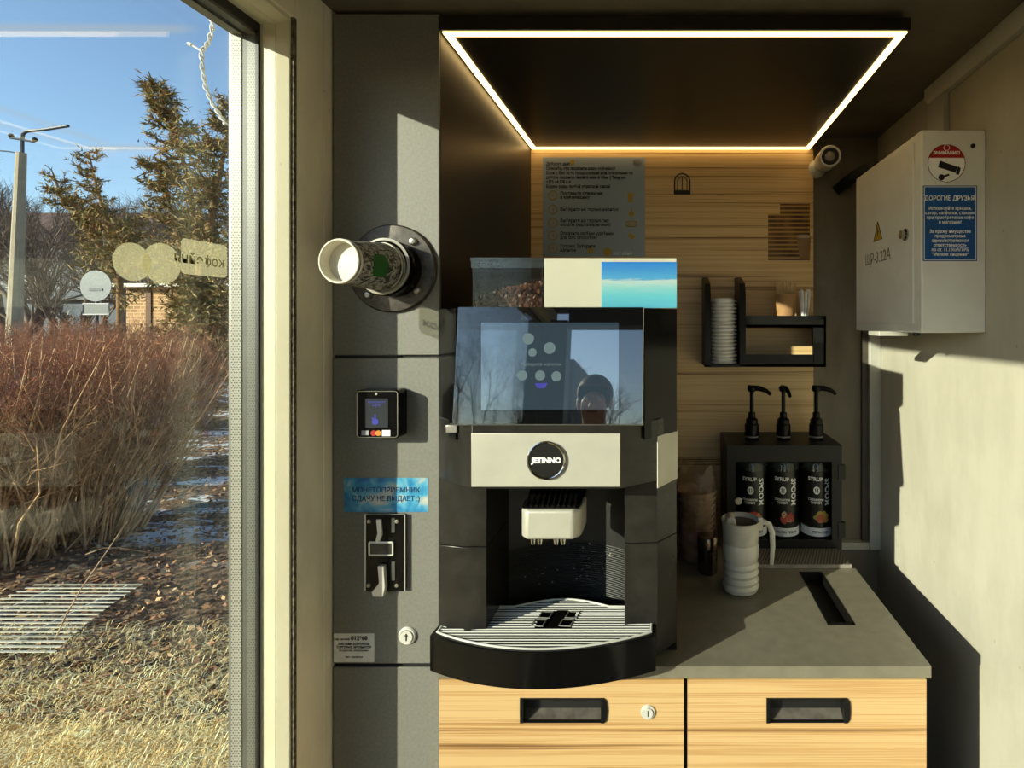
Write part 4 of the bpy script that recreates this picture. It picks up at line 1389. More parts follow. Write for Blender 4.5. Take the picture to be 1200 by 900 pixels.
# ================================================================== SYRUP BOX
BX0, BX1 = .163, .463
BY0, BY1 = 1.382, 1.548
BZ1 = Z(522, BY0)
sb = thing('syrup_stand', 'black metal syrup cabinet with windowed front and hinged door on the worktop', 'syrup stand', ((BX0 + BX1) / 2, 1.46, ZCT))
bm = new()
e = .004
box(bm, BX0, BX0 + e, BY0 + .006, BY1, ZCT + .001, BZ1)
box(bm, BX1 - e, BX1, BY0 + .006, BY1, ZCT + .001, BZ1)
box(bm, BX0 + e, BX1 - e, BY1 - e, BY1, ZCT + .001, BZ1)
box(bm, BX0 + e, BX1 - e, BY0 + .006, BY1 - e, ZCT + .001, ZCT + .012)
obj('housing', bm, M_BLACKS, sb, smooth=False)
bcx = [X(881, 1.45), X(918, 1.45), X(956.5, 1.45)]
BYC = 1.45
# top with three real holes (thin plate, built as ring sectors)
bm = new()
zt0, zt1 = BZ1 - .002, BZ1 + .001
edges = [BX0] + [(bcx[0] + bcx[1]) / 2, (bcx[1] + bcx[2]) / 2] + [BX1]
for k in range(3):
    a0, a1 = edges[k], edges[k + 1]
    circ = []
    sq = []
    for q in range(32):
        an = 2 * PI * q / 32
        cx_, sx_ = math.cos(an), math.sin(an)
        circ.append((bcx[k] + .023 * cx_, BYC + .023 * sx_))
        # project to rectangle border
        ts = []
        if cx_ > 1e-9: ts.append((a1 - bcx[k]) / cx_)
        if cx_ < -1e-9: ts.append((a0 - bcx[k]) / cx_)
        if sx_ > 1e-9: ts.append((BY1 - BYC) / sx_)
        if sx_ < -1e-9: ts.append((BY0 - BYC) / sx_)
        tt = min(ts)
        sq.append((bcx[k] + tt * cx_, BYC + tt * sx_))
    corners = [(a1, BY1), (a0, BY1), (a0, BY0), (a1, BY0)]
    for z_ in (zt0, zt1):
        ci = [bm.verts.new((*p, z_)) for p in circ]; so = [bm.verts.new((*p, z_)) for p in sq]
        for q in range(32):
            j = (q + 1) % 32
            p, p2 = sq[q], sq[j]
            extra = None
            if abs(p[0] - p2[0]) > 1e-6 and abs(p[1] - p2[1]) > 1e-6:
                extra = min(corners, key=lambda c: abs(c[0] - (p[0] + p2[0]) / 2) + abs(c[1] - (p[1] + p2[1]) / 2))
            vs = [ci[q], so[q]] + ([bm.verts.new((*extra, z_))] if extra else []) + [so[j], ci[j]]
            bm.faces.new(vs)
bmesh.ops.remove_doubles(bm, verts=bm.verts, dist=1e-6)
obj('top_plate', bm, M_BLACKS, sb, smooth=False)
# door frame with window
wx0, wx1 = X(862, BY0), X(975, BY0)
wz1, wz0 = Z(541, BY0), Z(633, BY0)
bm = new()
for q in ((BX0, BX1, wz1, BZ1), (BX0, BX1, ZCT + .001, wz0), (BX0, wx0, wz0, wz1), (wx1, BX1, wz0, wz1)):
    box(bm, q[0], q[1], BY0, BY0 + .005, q[2], q[3])
bmesh.ops.remove_doubles(bm, verts=bm.verts, dist=1e-5)
dd_ = obj('door', bm, M_BLACKS, sb, smooth=False)
for za, zb2 in ((545, 562), (612, 630)):
    bm = new(); box(bm, BX1 - .010, BX1 + .007, BY0 - .003, BY0 + .012, Z(zb2, BY0), Z(za, BY0)); tube(bm, [(BX1 + .006, BY0 + .002, Z(zb2, BY0)), (BX1 + .006, BY0 + .002, Z(za, BY0))], .004, 10)
    obj('hinge', bm, M_BLACKM, dd_, smooth=False)
c = P(865, 587, BY0 - .001)
bm = new(); lathe(bm, [(.0098, 0), (.0098, .003), (.008, .005), (.0001, .005)], c, (0, -1, 0), 24); kl = obj('door_lock', bm, M_STEEL, dd_)

# bottles
M_LABEL = flat('black_label', rgb(18, 18, 20), .3)
M_SYR = glass_like('clear_bottle', (.42, .46, .44, 1), 1.0, .05, 1.5, .12, rgb(150, 160, 150))
M_LAB2 = flat('pale_blue_label', (.78, .80, .86, 1), .5)
BR = .0405
zb0 = ZCT + .012
zbt = Z(541, 1.41)
def put_on_bottle(bm_text_obj, cx, rad):
    me = bm_text_obj.data
    for v in me.vertices:
        a_ = (v.co.x - cx) / rad
        off = -(v.co.y)      # y carries tiny extrusion depth
        v.co = Vector((cx + (rad + .0004) * math.sin(a_), BYC - (rad + .0004) * math.cos(a_), v.co.z))
flav = [('left-most syrup bottle with orange fruit picture, partly behind the white pitcher', 'ГРЕЙПФРУТ', 'citrus'),
        ('middle syrup bottle with red nut picture in the black cabinet', 'SALTED PECAN', 'nut'),
        ('right-most syrup bottle with pistachio picture in the black cabinet', 'PISTACHIO', 'pist')]
def zpx(py):
    return Z(py, BYC - BR)
for k in range(3):
    cx = bcx[k]
    b = thing('syrup_bottle', flav[k][0], 'syrup bottle', (cx, BYC, zb0), 'pump syrup bottles in the black cabinet')
    bm = new(); lathe(bm, [(BR - .003, 0), (BR, .003), (BR, zbt - .012 - zb0), (BR - .004, zbt - zb0), (.024, zbt + .018 - zb0), (.017, zbt + .026 - zb0), (.017, BZ1 - .004 - zb0)], (cx, BYC, zb0), (0, 0, 1), 40); obj('bottle_body', bm, M_SYR, b)
    bm = new(); lathe(bm, [(BR + .0004, zpx(618) - zb0), (BR + .0004, zpx(553) - zb0)], (cx, BYC, zb0), (0, 0, 1), 48, cap0=False, cap1=False); lb = obj('label', bm, M_LABEL, b)
    bm = new(); lathe(bm, [(BR + .0006, zpx(629) - zb0), (BR + .0006, zpx(619) - zb0)], (cx, BYC, zb0), (0, 0, 1), 48, cap0=False, cap1=False); obj('flavour_band', bm, M_LAB2, lb)
    # lettering wrapped on the label
    w1 = text('SYRUP', .0135, (cx - .0135, 0, zpx(562)), M_WHITE, lb, 'syrup_lettering', bold=.0004, depth=0); put_on_bottle(w1, cx, BR + .0003)
    w2 = text('SPOOM', .0210, (cx + .0190, 0, zpx(577)), M_WHITE, lb, 'brand_lettering', rot=-PI / 2, bold=.0005, depth=0, sx=1.02); put_on_bottle(w2, cx, BR + .0003)
    w3 = text('ПРЕМИУМ\nСИРОП', .0080, (cx - .012, 0, zpx(588)), M_WHITE, lb, 'small_lettering', bold=.0002, depth=0); put_on_bottle(w3, cx, BR + .0003)
    w4 = text(flav[k][1], .0085, (cx, 0, zpx(624)), M_BLACKP, lb, 'flavour_lettering', bold=.0002, depth=0); put_on_bottle(w4, cx, BR + .0009)
    bm = new()
    pts = disc(cx - .010, zpx(575), .0085, .0105, 20)
    c_ = bm.verts.new((cx - .010, 0, zpx(575)))
    vs = [bm.verts.new((p[0], 0, p[1])) for p in pts]
    for q in range(20):
        bm.faces.new((c_, vs[q], vs[(q + 1) % 20]))
    me_o = obj('round_emblem', bm, M_WHITE, lb, smooth=False, normals=False); put_on_bottle(me_o, cx, BR + .0003)
    bm = new()
    for dx in (-.003, .003):
        box(bm, cx - .010 + dx - .0011, cx - .010 + dx + .0011, 0, .00001, zpx(575) - .006, zpx(575) + .006)
    me_o = obj('emblem_strokes', bm, M_BLACKP, lb, smooth=False, normals=False); put_on_bottle(me_o, cx, BR + .0006)
    # flavour picture: a few small rounded shapes on the label
    random.seed(20 + k)
    cols = {'citrus': [rgb(206, 90, 40), rgb(220, 130, 70), rgb(190, 60, 30)], 'nut': [rgb(170, 40, 40), rgb(214, 190, 140), rgb(186, 70, 60)], 'pist': [rgb(214, 150, 90), rgb(190, 170, 60), rgb(200, 90, 60)]}[flav[k][2]]
    for q in range(3):
        bm = new()
        for r_ in range(4 if q else 5):
            px_ = cx + random.uniform(-.010, .016); pz_ = zpx(607) + random.uniform(-.009, .010)
            ang = random.uniform(0, PI)
            base = disc(0, 0, random.uniform(.0065, .011), random.uniform(.0045, .0075), 14)
            pp = rot2(base, ang, px_, pz_)
            vs = [bm.verts.new((p[0], 0, p[1])) for p in pp]
            bm.faces.new(vs)
        me_o = obj('flavour_picture', bm, flat('flavour_%s_%d' % (flav[k][2], q), cols[q], .5), lb, smooth=False, normals=False); put_on_bottle(me_o, cx, BR + .0005 + q * .0002)
    # pump
    zc0 = BZ1 - .004
    bm = new(); lathe(bm, [(.0175, 0), (.0175, .016), (.0195, .017), (.0195, .046), (.0165, .050), (.0165, .060), (.010, .066), (.010, .078), (.0075, .080)], (cx, BYC, zc0), (0, 0, 1), 32); pm = obj('pump_collar', bm, M_BLACKG, b)
    bm = new(); lathe(bm, [(.0185, .012), (.0185, .016)], (cx, BYC, zc0), (0, 0, 1), 32); obj('collar_ring', bm, flat('clear_ring', rgb(150, 150, 150), .2), pm)
    zs = zc0 + .078; zh = Z(459, BYC)
    bm = new(); lathe(bm, [(.0055, 0), (.0055, zh - zs)], (cx, BYC, zs), (0, 0, 1), 20); obj('pump_stem', bm, M_BLACKG, pm)
    ddx = Vector(((.9, -.35, 0), (.12, -1, 0), (1, -.15, 0))[k]).normalized()
    hc = Vector((cx, BYC, zh))
    bm = new(); lathe(bm, [(.009, 0), (.0125, .006), (.0125, .012), (.009, .016), (.0001, .017)], hc, (0, 0, 1), 24)
    tube(bm, [hc + Vector((0, 0, .010)) - ddx * .010, hc + Vector((0, 0, .010)) + ddx * .02, hc + Vector((0, 0, .004)) + ddx * .040, hc + Vector((0, 0, -.006)) + ddx * .052], [.008, .0075, .0058, .0045], 14)
    obj('pump_nozzle', bm, M_BLACKG, pm)

# perforated drip mat in front of the syrup stand
t = NT('perforated_sheet')
vo = t.n('ShaderNodeTexVoronoi'); vo.voronoi_dimensions = '2D'; vo.inputs['Scale'].default_value = 150; vo.inputs['Randomness'].default_value = 0
t.l(t.coord((1, .7, 1), rot=(0, 0, .5)), vo.inputs['Vector'])
h_ = t.ramp(vo.outputs['Distance'], [(.32, (0, 0, 0, 1)), (.38, (1, 1, 1, 1))])
t.col(t.mix(h_, rgb(24, 22, 20), rgb(168, 158, 146))); t.set(Roughness=.35, Metallic=.4)
pt = thing('perforated_tray', 'perforated metal drip tray lying in front of the syrup bottles', 'tray', (.33, 1.33, ZCT))
bm = new(); box(bm, X(866, 1.28), X(997, 1.282), 1.284, 1.378, ZCT + .001, ZCT + .007); obj('perforated_plate', bm, t.m, pt, smooth=False)
bm = new(); box(bm, X(866, 1.28), X(998, 1.282), 1.280, 1.284, ZCT + .0005, ZCT + .009); obj('front_lip', bm, flat('pale_steel', rgb(180, 172, 160), .35, .3), pt, smooth=False)

# paper packages: stack of napkin-like crumpled kraft cupcake cases behind the shaker
t = NT('crumpled_paper')
nz = t.noise(t.coord((1, 1, 1.8)), 30, 6, .7)
t.col(t.ramp(nz, [(.3, rgb(128, 100, 76)), (.55, rgb(168, 136, 106)), (.75, rgb(192, 164, 134))])); t.set(Roughness=.7); t.bump(nz, .8, .004)
M_CRUMP = t.m
cs = Vector((X(816, 1.33), 1.33, ZCT + .001))
nK = 11
htot = Z(577, 1.33) - Z(637, 1.33) + .02
random.seed(8)
for k in range(nK):
    bm = new()
    zk = cs.z + .006 + k * (Z(577, 1.30) - cs.z - .01) / nK
    seg = 40
    rb_, rt_ = .036 + .0006 * k, .042 + .0008 * k
    rings = []
    for (r_, z_) in ((rb_ * .4, 0), (rb_, 0), (rt_ - .001, .014), (rt_, .019)):
        rings.append([bm.verts.new((cs.x + r_ * (1 + .02 * math.sin(q * 9 + k)) * math.cos(2 * PI * q / seg), cs.y + r_ * (1 + .03 * math.cos(q * 5 + k)) * math.sin(2 * PI * q / seg), zk + z_ + .0016 * math.sin(q * 3.1 + k * 2) * (z_ > .01))) for q in range(seg)])
    for a, b in zip(rings, rings[1:]):
        for q in range(seg):
            j = (q + 1) % seg
            bm.faces.new((a[q], a[j], b[j], b[q]))
    bm.faces.new(list(reversed(rings[0])))
    tag(obj('paper_bowl', bm, M_CRUMP), 'crumpled brown paper bowl in the stack left of the syrup stand' if k < nK - 1 else 'top-most crumpled brown paper bowl of the stack left of the syrup stand', 'paper bowl', 'brown paper bowls in a stack')
# clear bag around top
bm = new()
seg = 36; rings = []
for z_, r_ in ((ZCT + .004, .045), (ZCT + .05, .049), (ZCT + .11, .0495), (Z(577, 1.31), .050), (Z(560, 1.31), .049), (Z(549, 1.31), .044)):
    rings.append([bm.verts.new((cs.x + r_ * (1 + .05 * math.sin(q * 1.9 + z_ * 60)) * math.cos(2 * PI * q / seg), cs.y + r_ * (1 + .05 * math.cos(q * 1.3 + z_ * 70)) * math.sin(2 * PI * q / seg), z_ + (.012 * math.sin(q * 1.05) if z_ > Z(552, 1.31) else 0))) for q in range(seg)])
for a, b in zip(rings, rings[1:]):
    for q in range(seg):
        j = (q + 1) % seg
        bm.faces.new((a[q], a[j], b[j], b[q]))
tag(obj('plastic_bag', bm, glass_like('bag_film', (.93, .9, .86, 1), .8, .12, 1.4, .12, rgb(180, 150, 130))), 'crinkled clear plastic bag around the stack of brown paper bowls', 'bag')

# chrome shaker
sc0 = (X(829, 1.27), 1.262, ZCT)
sk_ = thing('chrome_shaker', 'small dark glass shaker with metal lid beside the white pitcher', 'shaker', sc0)
bm = new(); hh = Z(645, 1.25) - ZCT; lathe(bm, [(.021, .0005), (.0235, .003), (.0235, hh), (.020, hh + .003)], sc0, (0, 0, 1), 16); obj('shaker_body', bm, flat('dark_chrome', rgb(110, 100, 92), .12, .9), sk_, ang=10)
bm = new(); lathe(bm, [(.0245, hh + .003), (.0245, hh + .026), (.022, hh + .031), (.0001, hh + .032)], sc0, (0, 0, 1), 36); obj('shaker_lid', bm, flat('bronze_chrome', rgb(130, 110, 96), .15, .9), sk_)

# white pitcher
pY = 1.140 + .038
pc0 = (X(868, pY), pY, ZCT)
pt_ = thing('milk_pitcher', 'white plastic-lidded pitcher with ribbed body and handle on the worktop', 'pitcher', pc0)
M_PITCH = flat('milky_plastic', rgb(222, 218, 204), .28, 0, .02, 15, coat=.3)
HB = Z(641, pY - .03) - ZCT
prof = [(.030, .0005), (.037, .004), (.0400, .014), (.0355, .020), (.0400, .028), (.0355, .036), (.0400, .044), (.0357, .052), (.0400, .060), (.0360, .068), (.0398, .078), (.040, .085), (.0395, HB - .006), (.0375, HB)]
bm = new(); lathe(bm, prof, pc0, (0, 0, 1), 48); obj('pitcher_body', bm, M_PITCH, pt_, ang=20)
H2 = Z(608, pY) - ZCT
bm = new(); lathe(bm, [(.0375, HB), (.0388, HB + .002), (.0400, HB + .020), (.0425, H2 - .004), (.0435, H2), (.0415, H2), (.037, HB + .012), (.0365, HB + .006)], pc0, (0, 0, 1), 48, cap0=False, cap1=False)
lath = obj('collar', bm, flat('cream_plastic', rgb(214, 210, 196), .35), pt_, ang=60)
bm = new(); lathe(bm, [(.0001, H2 - .010), (.0395, H2 - .010)], pc0, (0, 0, 1), 40, cap0=False, cap1=False); obj('dark_interior', bm, flat('interior_shade', rgb(70, 58, 48), .3), pt_)  # dark disc below the rim stands in for the shaded hollow
# pour flap inside the rim on the left
bm = new(); vz = ZCT + H2
prism(bm, [(pc0[0] - .034, vz - .020), (pc0[0] - .010, vz - .020), (pc0[0] - .014, vz + .006), (pc0[0] - .024, vz + .012), (pc0[0] - .033, vz + .006)], pc0[1] - .020, pc0[1] + .014, 'y'); obj('pour_flap', bm, flat('cream_plastic', rgb(214, 210, 196)), pt_, bevel=.003)
hpx = [(pc0[0] + .038, vz - .012), (pc0[0] + .050, vz - .004), (pc0[0] + .062, vz - .010), (pc0[0] + .069, vz - .028), (pc0[0] + .070, vz - .060), (pc0[0] + .068, vz - .098)]
bm = new()
out_, in_ = [], []
tube(bm, [(a, pc0[1] - .006, b) for a, b in hpx], [.0065, .0065, .0065, .0062, .0056, .0042], 12)
obj('handle', bm, flat('cream_plastic', rgb(214, 210, 196)), pt_)
bm = new(); box(bm, pc0[0] + .036, pc0[0] + .048, pc0[1] - .012, pc0[1] + .002, vz - .022, vz + .006); obj('handle_joint', bm, flat('cream_plastic', rgb(214, 210, 196)), pt_, bevel=.002)

# thing at the floor by the right wall: chrome-edged black bin + rail
YQ = .92
bn = thing('floor_bin', 'black glossy bin with chrome rails on the floor by the right wall', 'bin', (.54, 1.0, 0))
bm = new(); box(bm, .475, .615, .80, 1.16, .0, .395); obj('bin_body', bm, M_BLACKS, bn, bevel=.004)
bm = new(); box(bm, .485, .605, .815, 1.14, .395, .402); obj('bin_lid', bm, flat('bin_lid', rgb(60, 66, 62), .15), bn, bevel=.002)
a = Vector(P(1083, 852, 1.19)); b = Vector(P(1110, 900, .93))
bm = new(); tube(bm, [(.492, 1.16, .50), (.492, .70, .50)], .008, 10); obj('left_rail', bm, M_STEEL, bn)
bm = new(); tube(bm, [(.600, 1.13, .405), (.600, .82, .405)], .004, 10); tube(bm, [(.49, 1.13, .405), (.60, 1.13, .405)], .004, 10); obj('lid_rail', bm, M_STEEL, bn)

# ================================================================== OUTSIDE
ALB = 1.0
# ground with dry grass near the kiosk, leaf litter, snow patches, a road and a far field
t = NT('winter_ground')
co_ = t.coord()
sep = t.n('ShaderNodeSeparateXYZ'); t.l(co_, sep.inputs[0])
nA = t.noise(co_, 1.1, 6, .65); nB = t.noise(co_, 16, 6, .75); nC = t.noise(t.coord((1, 1.6, 1)), 55, 4, .8)
Yc = t.math('ADD', sep.outputs[1], t.math('MULTIPLY', t.math('SUBTRACT', nA, .5), 1.2))
litter = t.ramp(nB, [(.34, rgb(56, 44, 34)), (.48, rgb(112, 86, 64)), (.6, rgb(166, 134, 102)), (.72, rgb(200, 180, 150))])
straw = t.ramp(nC, [(.3, rgb(160, 130, 80)), (.5, rgb(220, 188, 126)), (.7, rgb(246, 220, 160))])
gm = t.ramp(t.math('SUBTRACT', Yc, 2.0), [(.40, (1, 1, 1, 1)), (.62, (0, 0, 0, 1))])
gm = t.math('MULTIPLY', gm, t.math('GREATER_THAN', Yc, -2.2))
c_ = t.mix(gm, litter, straw)
snow_n = t.noise(t.coord((.45, 1.5, 1)), 2.2, 5, .72)
sm_ = t.ramp(snow_n, [(.53, (0, 0, 0, 1)), (.57, (1, 1, 1, 1))])
far = t.ramp(t.math('DIVIDE', sep.outputs[1], 20.0), [(.17, (0, 0, 0, 1)), (.21, (1, 1, 1, 1)), (.62, (1, 1, 1, 1)), (.66, (0, 0, 0, 1))])
c_ = t.mix(t.math('MULTIPLY', sm_, far), c_, rgb(244, 248, 252))
road = t.ramp(t.math('DIVIDE', sep.outputs[1], 30.0), [(.385, (0, 0, 0, 1)), (.39, (1, 1, 1, 1)), (.47, (1, 1, 1, 1)), (.475, (0, 0, 0, 1))])
c_ = t.mix(road, c_, rgb(150, 148, 146))
t.col(c_); t.set(Roughness=.95); t.bump(t.math('ADD', nB, nC), .7, .03)
bm = new(); box(bm, -120, 60, -60, 140, ZG - .3, ZG)
struct('trim_2', bm, t.m, 'winter ground with dry grass, fallen leaves and patches of snow')
bm = new(); box(bm, XL - .16, XR + .14, YK - .14, YB + .12, ZG, -.1); struct('trim_3', bm, M_FLOOR, 'plinth under the kiosk')


class Soup:
    def __init__(s):
        s.v = []; s.f = []; s.mi = []

    def tw(s, pts, r0, r1, n=3, mi=0):
        m = len(pts)
        base = len(s.v)
        d = (pts[-1] - pts[0])
        if d.length < 1e-6:
            return
        d.normalize()
        u = d.orthogonal().normalized(); v = d.cross(u)
        for i, p in enumerate(pts):
            r = r0 + (r1 - r0) * i / (m - 1)
            for k in range(n):
                a = 2 * PI * k / n
                s.v.append(p + u * (r * math.cos(a)) + v * (r * math.sin(a)))
        for i in range(m - 1):
            for k in range(n):
                j = (k + 1) % n
                a = base + i * n
                s.f.append((a + k, a + j, a + n + j, a + n + k)); s.mi.append(mi)

    def tri(s, a, b, c, mi=0):
        k = len(s.v)
        s.v += [a, b, c]; s.f.append((k, k + 1, k + 2)); s.mi.append(mi)

    def quad(s, a, b, c, d, mi=0):
        k = len(s.v)
        s.v += [a, b, c, d]; s.f.append((k, k + 1, k + 2, k + 3)); s.mi.append(mi)

    def obj(s, name, m, parent=None, smooth=True):
        me = bpy.data.meshes.new(name)
        me.from_pydata([tuple(p) for p in s.v], [], s.f)
        o = link(name, me, m, parent, smooth=False)
        if smooth:
            me.shade_smooth()
        if isinstance(m, (list, tuple)):
            me.polygons.foreach_set('material_index', s.mi)
        me.update()
        return o


R = random.Random(42)
def rv(s=1.0):
    return Vector((R.uniform(-s, s), R.uniform(-s, s), R.uniform(-s, s)))


def bark(name, a, b, sc_=8):
    t = NT(name)
    v = t.noise(t.coord(), sc_, 4, .7)
    t.col(t.ramp(v, [(.35, a), (.65, b)])); t.set(Roughness=.85)
    return t.m


M_TWIG_TAN = bark('tan_stem', rgb(132, 96, 68), rgb(222, 182, 136), 9)
M_TWIG_RED = bark('red_twig', rgb(140, 86, 60), rgb(204, 142, 104), 4)
M_TWIG_BRN = bark('brown_twig', rgb(80, 58, 42), rgb(132, 100, 74), 4)

# ---- hedge of bare shrubs along the left
def hpt(px, Y):
    return X(px, Y)
shr = [(-120, 3.3, .75), (-10, 3.55, .7), (95, 3.9, .62), (-60, 4.6, .85), (40, 5.0, .85), (125, 5.4, .7), (-20, 6.6, .95), (70, 7.0, .95), (140, 7.4, .85), (20, 9.0, 1.1), (110, 9.4, 1.1)]
names_ = ['nearest', 'near', 'middle']
for i, (px, Y, rad) in enumerate(shr):
    cx, cy = X(px, Y), Y
    Ht = 1.475 - ZG - (.10 if Y < 5 else .0)
    base = Vector((cx, cy, ZG))
    stems, twigs = Soup(), Soup()
    nst = 150 if Y < 4.2 else (110 if Y < 6 else 90)
    for k in range(nst):
        a = R.uniform(0, 2 * PI); rr_ = math.sqrt(R.random())
        b0 = base + Vector((math.cos(a), math.sin(a), 0)) * rr_ * rad * .55
        lean = Vector((math.cos(a) * rr_ * rad * .75, math.sin(a) * rr_ * rad * .75, 0)) + Vector((R.uniform(-.3, .35), R.uniform(-.3, .3), 0))
        h = Ht * R.uniform(.62, 1.0)
        top = b0 + lean + Vector((0, 0, h))
        m1 = b0.lerp(top, .35) + rv(.05); m2 = b0.lerp(top, .7) + rv(.07)
        pts = [b0, m1, m2, top]
        w0 = R.uniform(.0055, .010)
        stems.tw(pts, w0, .0025, 4 if Y < 4.2 else 3)
        ntw = 15 if Y < 4.2 else 12
        for q in range(ntw):
            u = R.uniform(.35, 1.0)
            p = m1.lerp(top, (u - .35) / .65)
            dv = (top - b0).normalized() * R.uniform(.5, 1) + rv(.75); dv.z = abs(dv.z) * .8 + .1
            ln = R.uniform(.14, .36) * (1.15 - u * .35)
            e = p + dv * ln
            if e.z > ZG + Ht + .06:
                e.z = ZG + Ht + R.uniform(-.05, .06)
            (twigs if p.z > ZG + Ht * .68 else stems).tw([p, p.lerp(e, .5) + rv(.015), e], .0026, .0012)
            for z_ in range(2):
                g0 = p.lerp(e, R.uniform(.3, .9)); g1 = g0 + rv(.09) + Vector((0, 0, .05))
                (twigs if g0.z > ZG + Ht * .62 else stems).tw([g0, g1], .0016, .0009)
    # long crossing, dry stems near the ground
    t_ = thing('bare_shrub', 'x', 'shrub', base, 'bare red-twigged shrubs of the hedge')
    stems.obj('stems', M_TWIG_TAN, t_)
    twigs.obj('twigs', M_TWIG_RED if Y > 3.0 else M_TWIG_BRN, t_)
    t_['label'] = ['bare tan-stemmed shrub at the hedge front, cut by the left photo edge',
                   'bare shrub with thick tan stems beside the striped reflection bars',
                   'bare shrub at the front right corner of the hedge nearest the snow patches',
                   'bare reddish shrub in the second row of the hedge at the left photo edge',
                   'bare reddish shrub in the middle of the second hedge row',
                   'bare reddish shrub at the right side of the second hedge row',
                   'bare red-tipped shrub in the third hedge row near the concrete lamp pole',
                   'bare red-tipped shrub in the third hedge row left of the road sign',
                   'bare red-tipped shrub in the third hedge row below the brick hut',
                   'bare shrub at the back of the hedge at the foot of the lamp pole',
                   'bare shrub at the back of the hedge at the foot of the road sign'][i]

# ---- fallen leaves (uncountable litter) and dry grass
lv = Soup()
for k in range(14000):
    Y = 2.1 + 5.5 * R.random() ** 1.6
    px = R.uniform(-60, 290) if k % 3 else R.uniform(-600, -60)
    x = X(px, Y)
    s_ = R.uniform(.012, .03)
    c = Vector((x, Y, ZG + R.uniform(.004, .03)))
    a = rv(1).normalized() * s_; b = a.cross(rv(1)).normalized() * s_ * .6
    a.z *= .6; b.z *= .6
    m_ = R.choice((0, 0, 1, 1, 2))
    lv.quad(c - a, c - b * .9, c + a, c + b, m_)
o = lv.obj('fallen_leaves', [flat('leaf_brown', rgb(150, 106, 74), .8, 0, .2, 5), flat('leaf_dark', rgb(78, 54, 40), .8, 0, .2, 5), flat('leaf_pale', rgb(176, 146, 108), .8, 0, .2, 5)], smooth=False)
tag(o, 'litter of brown fallen leaves on the ground beyond the dry grass', 'leaves', kind='stuff')
gr = Soup()
for k in range(27000):
    Y = R.uniform(1.55, 2.75)
    if Y > 2.35 and R.random() < .6:
        continue
    px = R.uniform(-60, 300) if k % 5 < 3 else R.uniform(-700, -60)
    x = X(px, Y)
    c = Vector((x, Y, ZG))
    a = R.uniform(0, 2 * PI)
    d = Vector((math.cos(a), math.sin(a), 0))
    h = R.uniform(.01, .045); ln = R.uniform(.03, .10)
    e = c + d * ln + Vector((0, 0, h)); sd = Vector((-d.y, d.x, 0)) * R.uniform(.0009, .0018)
    mid = c.lerp(e, .5) + Vector((0, 0, h * .5))
    gr.quad(c - sd, c + sd, mid + sd, mid - sd, k % 3); gr.tri(mid - sd, mid + sd, e, k % 3)
o = gr.obj('dry_grass', [flat('straw_a', rgb(246, 216, 150), .8, 0, .1, 5), flat('straw_b', rgb(216, 182, 120), .8, 0, .1, 5), flat('straw_c', rgb(252, 234, 186), .8, 0, .1, 5)], smooth=False)
tag(o, 'matted dry yellow grass on the ground right outside the window', 'grass', kind='stuff')

# a few loose dead stalks over the snow side
for k, (p0, p1, p2) in enumerate((((110, 695, 3.1), (140, 672, 3.3), (172, 672, 3.4)), ((100, 650, 3.3), (140, 642, 3.4), (190, 650, 3.6)), ((60, 760, 2.6), (95, 690, 2.75), (150, 610, 3.0)))):
    sp_ = Soup(); a, b, c = (Vector(P(*q)) for q in (p0, p1, p2))
    sp_.tw([a, (a + b) / 2 + Vector((0, 0, .02)), b, (b + c) / 2, c], .0042, .002, 5)
    tag(sp_.obj('dead_stalk', M_TWIG_TAN), ['curved pale dead stalk arching low over the leaves beside the hedge', 'thin dead stalk lying above another at the hedge foot', 'long slanting dead stalk leaning out over the striped reflection bars'][k], 'stalk')

# ---- bars on the ground standing in for a striped reflection in the glass
gt = thing('reflection_bars', 'galvanised parallel bars standing in for a striped reflection in the window glass', 'reflection bars', (X(60, 2.8), 2.8, ZG))
M_STRIPE = flat('greyish', rgb(196, 190, 172), .5, .1, .1, 20)
for k in range(17):
    Y = 2.50 + k * .040
    xr_ = X(64 + (165 - 64) * k / 16, Y); bm = new()
    box(bm, -3.75, xr_, Y, Y + .011, ZG + .035, ZG + .039)
    obj('bar', bm, M_STRIPE, gt, smooth=False)
bm = new(); box(bm, -3.2, -3.19, 2.5, 3.14, ZG, ZG + .035); box(bm, -3.6, -3.59, 2.5, 3.14, ZG, ZG + .035); obj('support_rails', bm, M_STRIPE, gt, smooth=False)

# ---- trees
def bare_tree(name, base, H, label, seed, spread=.5, mat_=None, group='bare trees outside', levels=4, thick=.012, fork=.25, parent=None):
    r_ = random.Random(seed)
    s_ = Soup(); tw = Soup()
    def rnd(q):
        return Vector((r_.uniform(-q, q), r_.uniform(-q, q), r_.uniform(-q, q)))
    def grow(p, d, ln, rad, lev):
        pts = [p]
        q = p
        for _ in range(3):
            d = (d + rnd(.16) + Vector((0, 0, .05))).normalized()
            q = q + d * ln / 3
            pts.append(q)
        (s_ if lev > 1 else tw).tw(pts, rad, rad * .62, 5 if lev > 2 else 3)
        if lev <= 0:
            return
        n = r_.choice((3, 4)) if lev > 1 else 4
        for k in range(n):
            u = r_.uniform(.45, 1.0) if k else 1.0
            st = pts[0].lerp(pts[-1], u) if u < 1 else pts[-1]
            dd = (d + rnd(spread * 1.3) + Vector((0, 0, .12))).normalized()
            grow(st, dd, ln * r_.uniform(.58, .8), rad * .55, lev - 1)
    grow(base, Vector((0, 0, 1)), H * .34, H * thick, levels)
    t_ = thing(name, label, 'tree', base, group)
    s_.obj('trunk', mat_ or M_TWIG_BRN, t_)
    tw.obj('twigs', mat_ or M_TWIG_BRN, t_)
    return t_


def GP(px, Y):
    return Vector((X(px, Y), Y, ZG))


